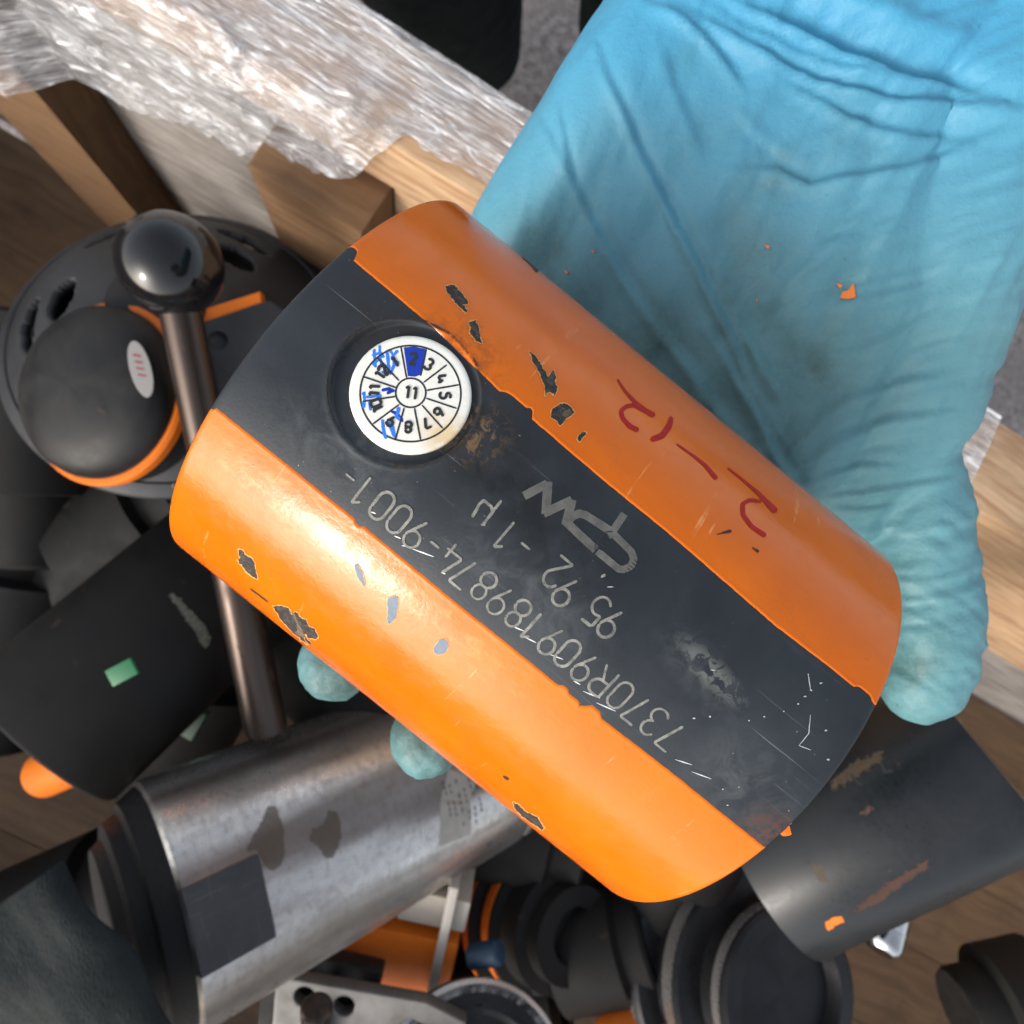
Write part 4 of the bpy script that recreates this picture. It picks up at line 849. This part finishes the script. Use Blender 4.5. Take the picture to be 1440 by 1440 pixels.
# orange curved piece at far left bottom
o_ = thing('orange_pipe', PX(168, 1040, 470), 'orange painted pipe end poking out at the left above the bare steel cylinder', 'pipe')
lathe('pipe_body', PX(60, 1090, 500), PX(192, 1030, 455), solid(17, np.linalg.norm(PX(192, 1030, 455) - PX(60, 1090, 500)), 5, 7, 10), m_orange_bg, o_, 48)

# orange box under the bare cylinder
bx_ = unit(V3(.96, -.2, 0)); by_ = unit(V3(.2, .96, .25))
ob = thing('orange_steel_box', PX(550, 1330, 520), 'orange painted steel box with a pale edge, beneath the bare steel cylinder', 'steel box')
box('box_body', PX(530, 1335, 545), bx_ * 62, by_ * 44, unit(np.cross(bx_, by_)) * 22, m_orange_bg, ob, 1.5)
box('pale_edge_plate', PX(628, 1290, 528), bx_ * 3.5, by_ * 52, unit(np.cross(bx_, by_)) * 25, flat('greyish_white_paint', (.40, .37, .33), .6), ob, 1)
box('pale_end_plate', PX(615, 1255, 528), bx_ * 26, by_ * 14, unit(np.cross(bx_, by_)) * 18, flat('dull_cream_paint', (.42, .38, .32), .6), ob, 1)
box('black_handle', PX(478, 1362, 500), unit(V3(.97, -.22, 0)) * 32, unit(V3(.2, .95, 0)) * 10, V3(0, 0, 8), m_darkpart, ob, 3)

# grey bar with holes and a bolt
gx = unit(V3(.98, -.10, 0)); gy = unit(V3(.10, .98, .1))
gb = thing('drilled_bar', PX(500, 1415, 480), 'grey steel bar with a pair of drilled holes, at the very bottom', 'steel bar')
plate('bar', PX(500, 1412, 478), gx, gy, [(-55, -30), (75, -26), (78, -2), (50, 10), (-55, 18)], [circ(-35, 6, 8.5), circ(-7, 2, 8.5)], 4, m_greysteel if False else metalmat('worn_grey_steel', (.16, .155, .15), (.10, .095, .09), .05, (.4, .6), .6, .05), gb, 1)
box('hole_dark_plate', PX(520, 1440, 492), gx * 80, gy * 26, V3(0, 0, 4), m_shadepart, gb, 1)  # dark sheet added under the bar to black out its holes
bt = thing('loose_bolt', PX(447, 1430, 455), 'round headed dark bolt standing between the two drilled holes', 'bolt')
lathe('bolt_shank', PX(447, 1480, 470), PX(445, 1432, 455), [(0, 0), (0, 7.5), (23, 7.5), (23, 0)], m_rod, bt, 32)
lathe('bolt_head', PX(445, 1432, 455), PX(445, 1400, 446), [(0, 0), (0, 9.5), (1.5, 10.5), (11, 10.5), (12.5, 9), (13, 7), (12, 3), (12, 0)], m_rod, bt, 48)

# stack of turned black rings, lower right
rax = unit(V3(.36, .24, .90)); r0 = PX(1052, 1368, 560)
rg_ = thing('grooved_pulley', r0, 'black grooved pulley with bright worn rings, under the right end of the orange cylinder', 'pulley')
m_ring = metalmat('black_lacquered_steel', (.008, .008, .009), (.018, .018, .02), .03, (.25, .4), .2, .02)
m_shine = metalmat('worn_bright_ring', (.28, .27, .26), (.50, .48, .46), .03, (.2, .35), .8, .03, spot=.72, spotc=(.02, .02, .02))
R_ = 108
lathe('pulley_body', r0 - rax * 60, r0 + rax * 62, [(0, 0), (0, R_ - 4), (3, R_), (16, R_), (19, R_ - 4), (22, R_ - 17), (28, R_ - 18), (30, R_ - 9), (42, R_ - 9), (45, R_ - 12), (47, R_ - 28), (58, R_ - 30), (60, R_ - 24), (76, R_ - 24), (78, R_ - 27), (80, R_ - 46), (94, R_ - 48), (95, R_ - 44), (108, R_ - 45), (110, R_ - 48), (111, R_ - 60), (100, R_ - 64), (100, 0)], m_ring, rg_, 180, 25)
for z_, rr, w_ in ((33, R_ - 9, 7), (61.5, R_ - 24, 13), (96.5, R_ - 44.2, 8)):
    lathe('worn_ring', r0 + rax * (z_ - 60), r0 + rax * (z_ + w_ - 60), [(0, rr - 1), (0, rr + .6), (w_, rr + .6), (w_, rr - 1)], m_shine, rg_, 180, 20)

# black steel cylinder, right bottom
k0 = PX(1086, 1222, 385); k1 = PX(1390, 1062, 345); p_, kx, Lk = along(k0, k1); rK = 47
bk2 = thing('blackened_cylinder', k0 + kx * Lk / 2, 'blackened cylinder with flaking orange and rust along its rim, at the lower right', 'steel cylinder')
lathe('cylinder_body', k0, k1, solid(rK, Lk, .8, 24, 20), metalmat('blackened_steel_satin', (.007, .009, .011), (.014, .016, .019), .03, (.25, .38), .0, .03, spot=.69, spotc=(.10, .05, .03)), bk2, 160)
sk = unit(np.cross(kx, V3(0, 0, 1))); uk = np.cross(sk, kx); uk = uk if uk[2] > 0 else -uk; kmap = skinmap(k0, kx, rK, uk, sk)
def rk(x, y): s, b = b_of(x, y, k0, kx, rK, uk, sk); return (s, math.radians(b) * rK)
km_ = turned_map(k0, kx, rK, uk, sk)
patch('orange_fleck', zz([(1175, 1062), (1200, 1045), (1235, 1030), (1245, 1055), (1215, 1070), (1185, 1090)], 720, 900, K_), km_, m_orange_bg, bk2, .12, 0, 1, 1, 3)
patch('rust_band', zz([(1260, 1030), (1320, 980), (1380, 930), (1440, 890), (1560, 820), (1560, 850), (1440, 935), (1380, 985), (1300, 1020)], 720, 900, K_), km_, m_rust, bk2, .10, 0, 1.2, 2.2, 6)
patch('grease_smear', zz([(1190, 540), (1230, 500), (1300, 450), (1380, 420), (1400, 450), (1330, 490), (1260, 530), (1200, 570)], 720, 900, K_), km_, metalmat('brown_grease', (.045, .034, .024), (.08, .055, .036), .3, (.5, .7), 0, .05), bk2, .08, 0, 1.2, 3, 7)
patch('grease_smear', zz([(1130, 840), (1165, 850), (1180, 900), (1160, 915), (1140, 880)], 720, 900, K_), km_, bpy.data.materials['brown_grease'], bk2, .08, 0, 1.2, 1.5, 8)
rb = Rib(kmap, .16)
for q in ([(1170, 1112), (1180, 1110)], [(1196, 1088), (1206, 1100), (1212, 1104)], [(1238, 1068), (1244, 1086), (1256, 1084)]): rb.add([rk(*x) for x in q], 1.1, .3, .1, 1)
rb.build('stamped_mark', m_print, bk2)
# chrome pin
c_a, c_b = PX(1238, 1338, 470), PX(1258, 1262, 490)
cp_ = thing('chrome_pin', c_b, 'short chromed pin with rounded end on the crate floor, far lower right', 'pin')
Lc = np.linalg.norm(c_b - c_a); lathe('pin_body', c_a, c_b, [(0, 0), (0, 8), (2, 11), (5, 12.5), (14, 12.8), (15, 12), (16, 12.8), (Lc, 12.8), (Lc, 0)], metalmat('chrome', (.5, .5, .5), (.6, .6, .6), .05, (.08, .16), 1., .01), cp_, 64)

# middle bottom: black hub with orange arcs, blue cap, shiny-rimmed disc
hx = unit(V3(.52, .12, .82)); h0 = PX(770, 1290, 585)
hb2 = thing('black_hub', h0, 'black hub with orange painted bands, in shade below the orange cylinder', 'hub')
lathe('hub_body', h0 - hx * 30, h0 + hx * 40, [(0, 0), (0, 66), (4, 70), (16, 70), (18, 62), (34, 60), (36, 52), (56, 50), (58, 40), (70, 38), (70, 22), (58, 20), (58, 0)], m_shadepart, hb2, 120)
for z_, rr, w_ in ((5, 70, 9), (22, 61, 9)):
    lathe('orange_band', h0 + hx * (z_ - 30), h0 + hx * (z_ + w_ - 30), [(0, rr - 1), (0, rr + .7), (w_, rr + .7), (w_, rr - 1)], m_orange_bg, hb2, 120)
tg_ = lathe('blue_cap', PX(662, 1345, 515), PX(712, 1338, 505), [(0, 0), (0, 8), (1.5, 9), (24, 9), (26, 7.5), (27, 0)], m_blue, None, 48); tag(tg_, 'small blue plastic cap beside the black hub', 'cap')
dx_ = unit(V3(.25, .45, .85)); d0 = PX(668, 1545, 462)
dc_ = thing('dark_disc', d0, 'dark disc with a bright polished rim, at the bottom centre of the heap', 'disc')
lathe('disc_body', d0 - dx_ * 16, d0, [(0, 0), (0, 66), (2, 68), (13, 68), (16, 65), (16, 50), (12, 46), (12, 0)], m_ring, dc_, 140)
lathe('bright_rim', d0 - dx_ * 3.5, d0 + dx_ * .6, [(0, 60), (0, 68.6), (2, 68.2), (3.5, 65), (3.5, 60)], m_shine, dc_, 140, 20)
od = thing('orange_housing', PX(900, 1480, 520), 'rounded orange housing peeping out at the bottom edge beside the pulley', 'housing')
lathe('housing_shell', PX(900, 1500, 560), PX(905, 1470, 505), [(0, 0), (0, 42), (35, 42), (45, 38), (52, 28), (55, 0)], m_orange_bg, od, 96, 60)
# dark castings added to fill the heap and blacken its gaps
for i, (x, y, d, r, l, v_, nm) in enumerate(((820, 1330, 590, 50, 120, (.9, .3, .2), 'added black casting in deep shade under the orange cylinder'), (500, 930, 590, 70, 220, (.6, -.5, .2), 'added black casting behind the lever and fingertips'), (180, 760, 585, 60, 160, (.8, .5, .1), 'added black casting low at the left side of the crate'), (700, 1150, 610, 55, 160, (.9, -.2, .1), 'added black casting hidden below the bare cylinder end'),
                                      (960, 1150, 590, 60, 200, (.3, .9, .1), 'added black casting under the middle of the orange cylinder'), (60, 620, 560, 60, 200, (.1, .9, .1), 'added black casting beyond the left drum'), (60, 1330, 560, 70, 240, (.9, .4, 0), 'added black casting at the lower left edge'), (330, 620, 580, 60, 200, (.9, .2, .1), 'added black casting deep behind the ball lever'), (1425, 1410, 560, 45, 90, (.9, .2, 0), 'added black casting at the lower right corner'), (560, 560, 570, 75, 260, (.9, -.3, .1), 'added black casting under the left end of the orange cylinder'), (250, 990, 600, 60, 150, (.5, .8, .1), 'added black casting in the gap between the lever and the bare cylinder'), (350, 900, 620, 60, 150, (.9, .4, .1), 'added black casting in the dark under the brown lever'), (20, 880, 600, 70, 200, (.3, .9, .1), 'added black casting at the left edge near the pipe end'), (640, 1420, 620, 70, 200, (.9, .2, .1), 'added black casting in shade beneath the dark disc'), (1010, 1180, 640, 70, 200, (.7, .5, .1), 'added black casting beneath the grooved pulley'))):
    c_ = PX(x, y, d); q = unit(V3(*v_)); o = lathe('filler_casting', c_ - q * l / 2, c_ + q * l / 2, [(0, 0), (0, r * .7), (4, r * .75), (l * .3, r * .75), (l * .3 + 3, r), (l * .8, r), (l * .8 + 4, r * .85), (l - 3, r * .85), (l, r * .8), (l, r * .4), (l - 12, r * .38), (l - 12, 0)], m_shadepart, None, 64)
    tag(o, nm, 'casting', 'black castings added to darken the depth of the crate')

# ================================================================== PEOPLE BEYOND THE CRATE
t = NT('black_workwear'); u = t.uv(uv=False); n_ = t.noise(u, 25, 5, .6); wv = t.noise(t.uv((4, 1, 1), False), 350, 2)
t.set(Base_Color=t.mix(t.ramp(n_, .35, .7), (.008, .011, .012), (.018, .024, .024)), Roughness=.85, Specular_IOR_Level=.2); t.bump(t.math('ADD', n_, t.math('MULTIPLY', wv, .2)), .004); m_cloth = t.m
def cloth_tube(name, pts, rad, parent, seed):
    q = np.array(pts, float); n = 90; tt_ = np.linspace(0, 1, n); k_ = np.linspace(0, 1, len(q)); P_ = np.c_[[np.interp(tt_, k_, q[:, i]) for i in range(3)]].T; rr = np.interp(tt_, k_, rad)
    for _ in range(12): P_[1:-1] = (P_[:-2] + 2 * P_[1:-1] + P_[2:]) / 4
    v = []; f = []; m = 72; tg = np.gradient(P_, axis=0)
    for i in range(n):
        a, e1, e2 = frame_of(tg[i])
        for k in range(m):
            th = 2 * math.pi * k / m; v.append(P_[i] + (e1 * math.cos(th) + e2 * math.sin(th)) * rr[i])
    v = np.array(v); c_ = np.repeat(P_, m, 0); nn = (v - c_) / (np.linalg.norm(v - c_, axis=1)[:, None] + 1e-9)
    v = v + nn * (((1 - np.abs(2 * fbm(np.c_[v[:, :1] * .012, v[:, 1:2] * .012, v[:, 2:] * .03], 4, seed) - .94) * 2)) * 7)[:, None]
    for i in range(n - 1):
        for k in range(m): f.append((i * m + k, i * m + (k + 1) % m, (i + 1) * m + (k + 1) % m, (i + 1) * m + k))
    f.append(tuple(range(m))[::-1]); f.append(tuple((n - 1) * m + k for k in range(m)))
    return meshob(name, v, f, m_cloth, parent, None, 60)
pb = thing('person', PX(640, 60, 1150), 'standing person in black trousers beyond the crate, only the legs in view', 'person')
cloth_tube('trouser_leg', [PX(560, -230, 760), PX(600, -90, 900), PX(650, 20, 1080), PX(668, 70, 1195)], [120, 112, 92, 75], pb, 5)
cloth_tube('trouser_leg', [PX(960, -210, 760), PX(945, -80, 900), PX(900, 30, 1080), PX(880, 80, 1195)], [120, 112, 92, 75], pb, 9)
bag = cloth_tube('dark_apron', [PX(120, 1490, 340), PX(170, 1475, 345), PX(225, 1500, 350)], [22, 30, 26], None, 15)
# ribbed black cloth at the lower left corner
def ribbed():
    n, m = 160, 120; e1 = unit(V3(.55, -.83, 0)); e2 = unit(V3(.80, .55, -.22)); o0 = PX(120, 1275, 330); v = []; f = []
    for i in range(n):
        for j in range(m):
            x = i / n * 150 - 25; y = -j / m * 110; v.append(o0 + e1 * x + e2 * y + V3(0, 0, 1) * (math.sin(y * 3.2) * .25 - 0.010 * y * y * .4 + (vnoise(np.array([[x * .03, y * .03, 0]]), 3)[0] - .5) * 12 - 7 * math.exp(y / 7)))
    for i in range(n - 1):
        for j in range(m - 1): f.append((i * m + j, i * m + j + 1, (i + 1) * m + j + 1, (i + 1) * m + j))
    o = meshob('ribbed_cloth', v, f, m_cloth, None, None, 180); md = o.modifiers.new('t', 'SOLIDIFY'); md.thickness = .003
    tag(o, 'fold of black ribbed fabric over the lower left corner of the heap', 'fabric')
bpy.data.objects.remove(bag)
ribbed()
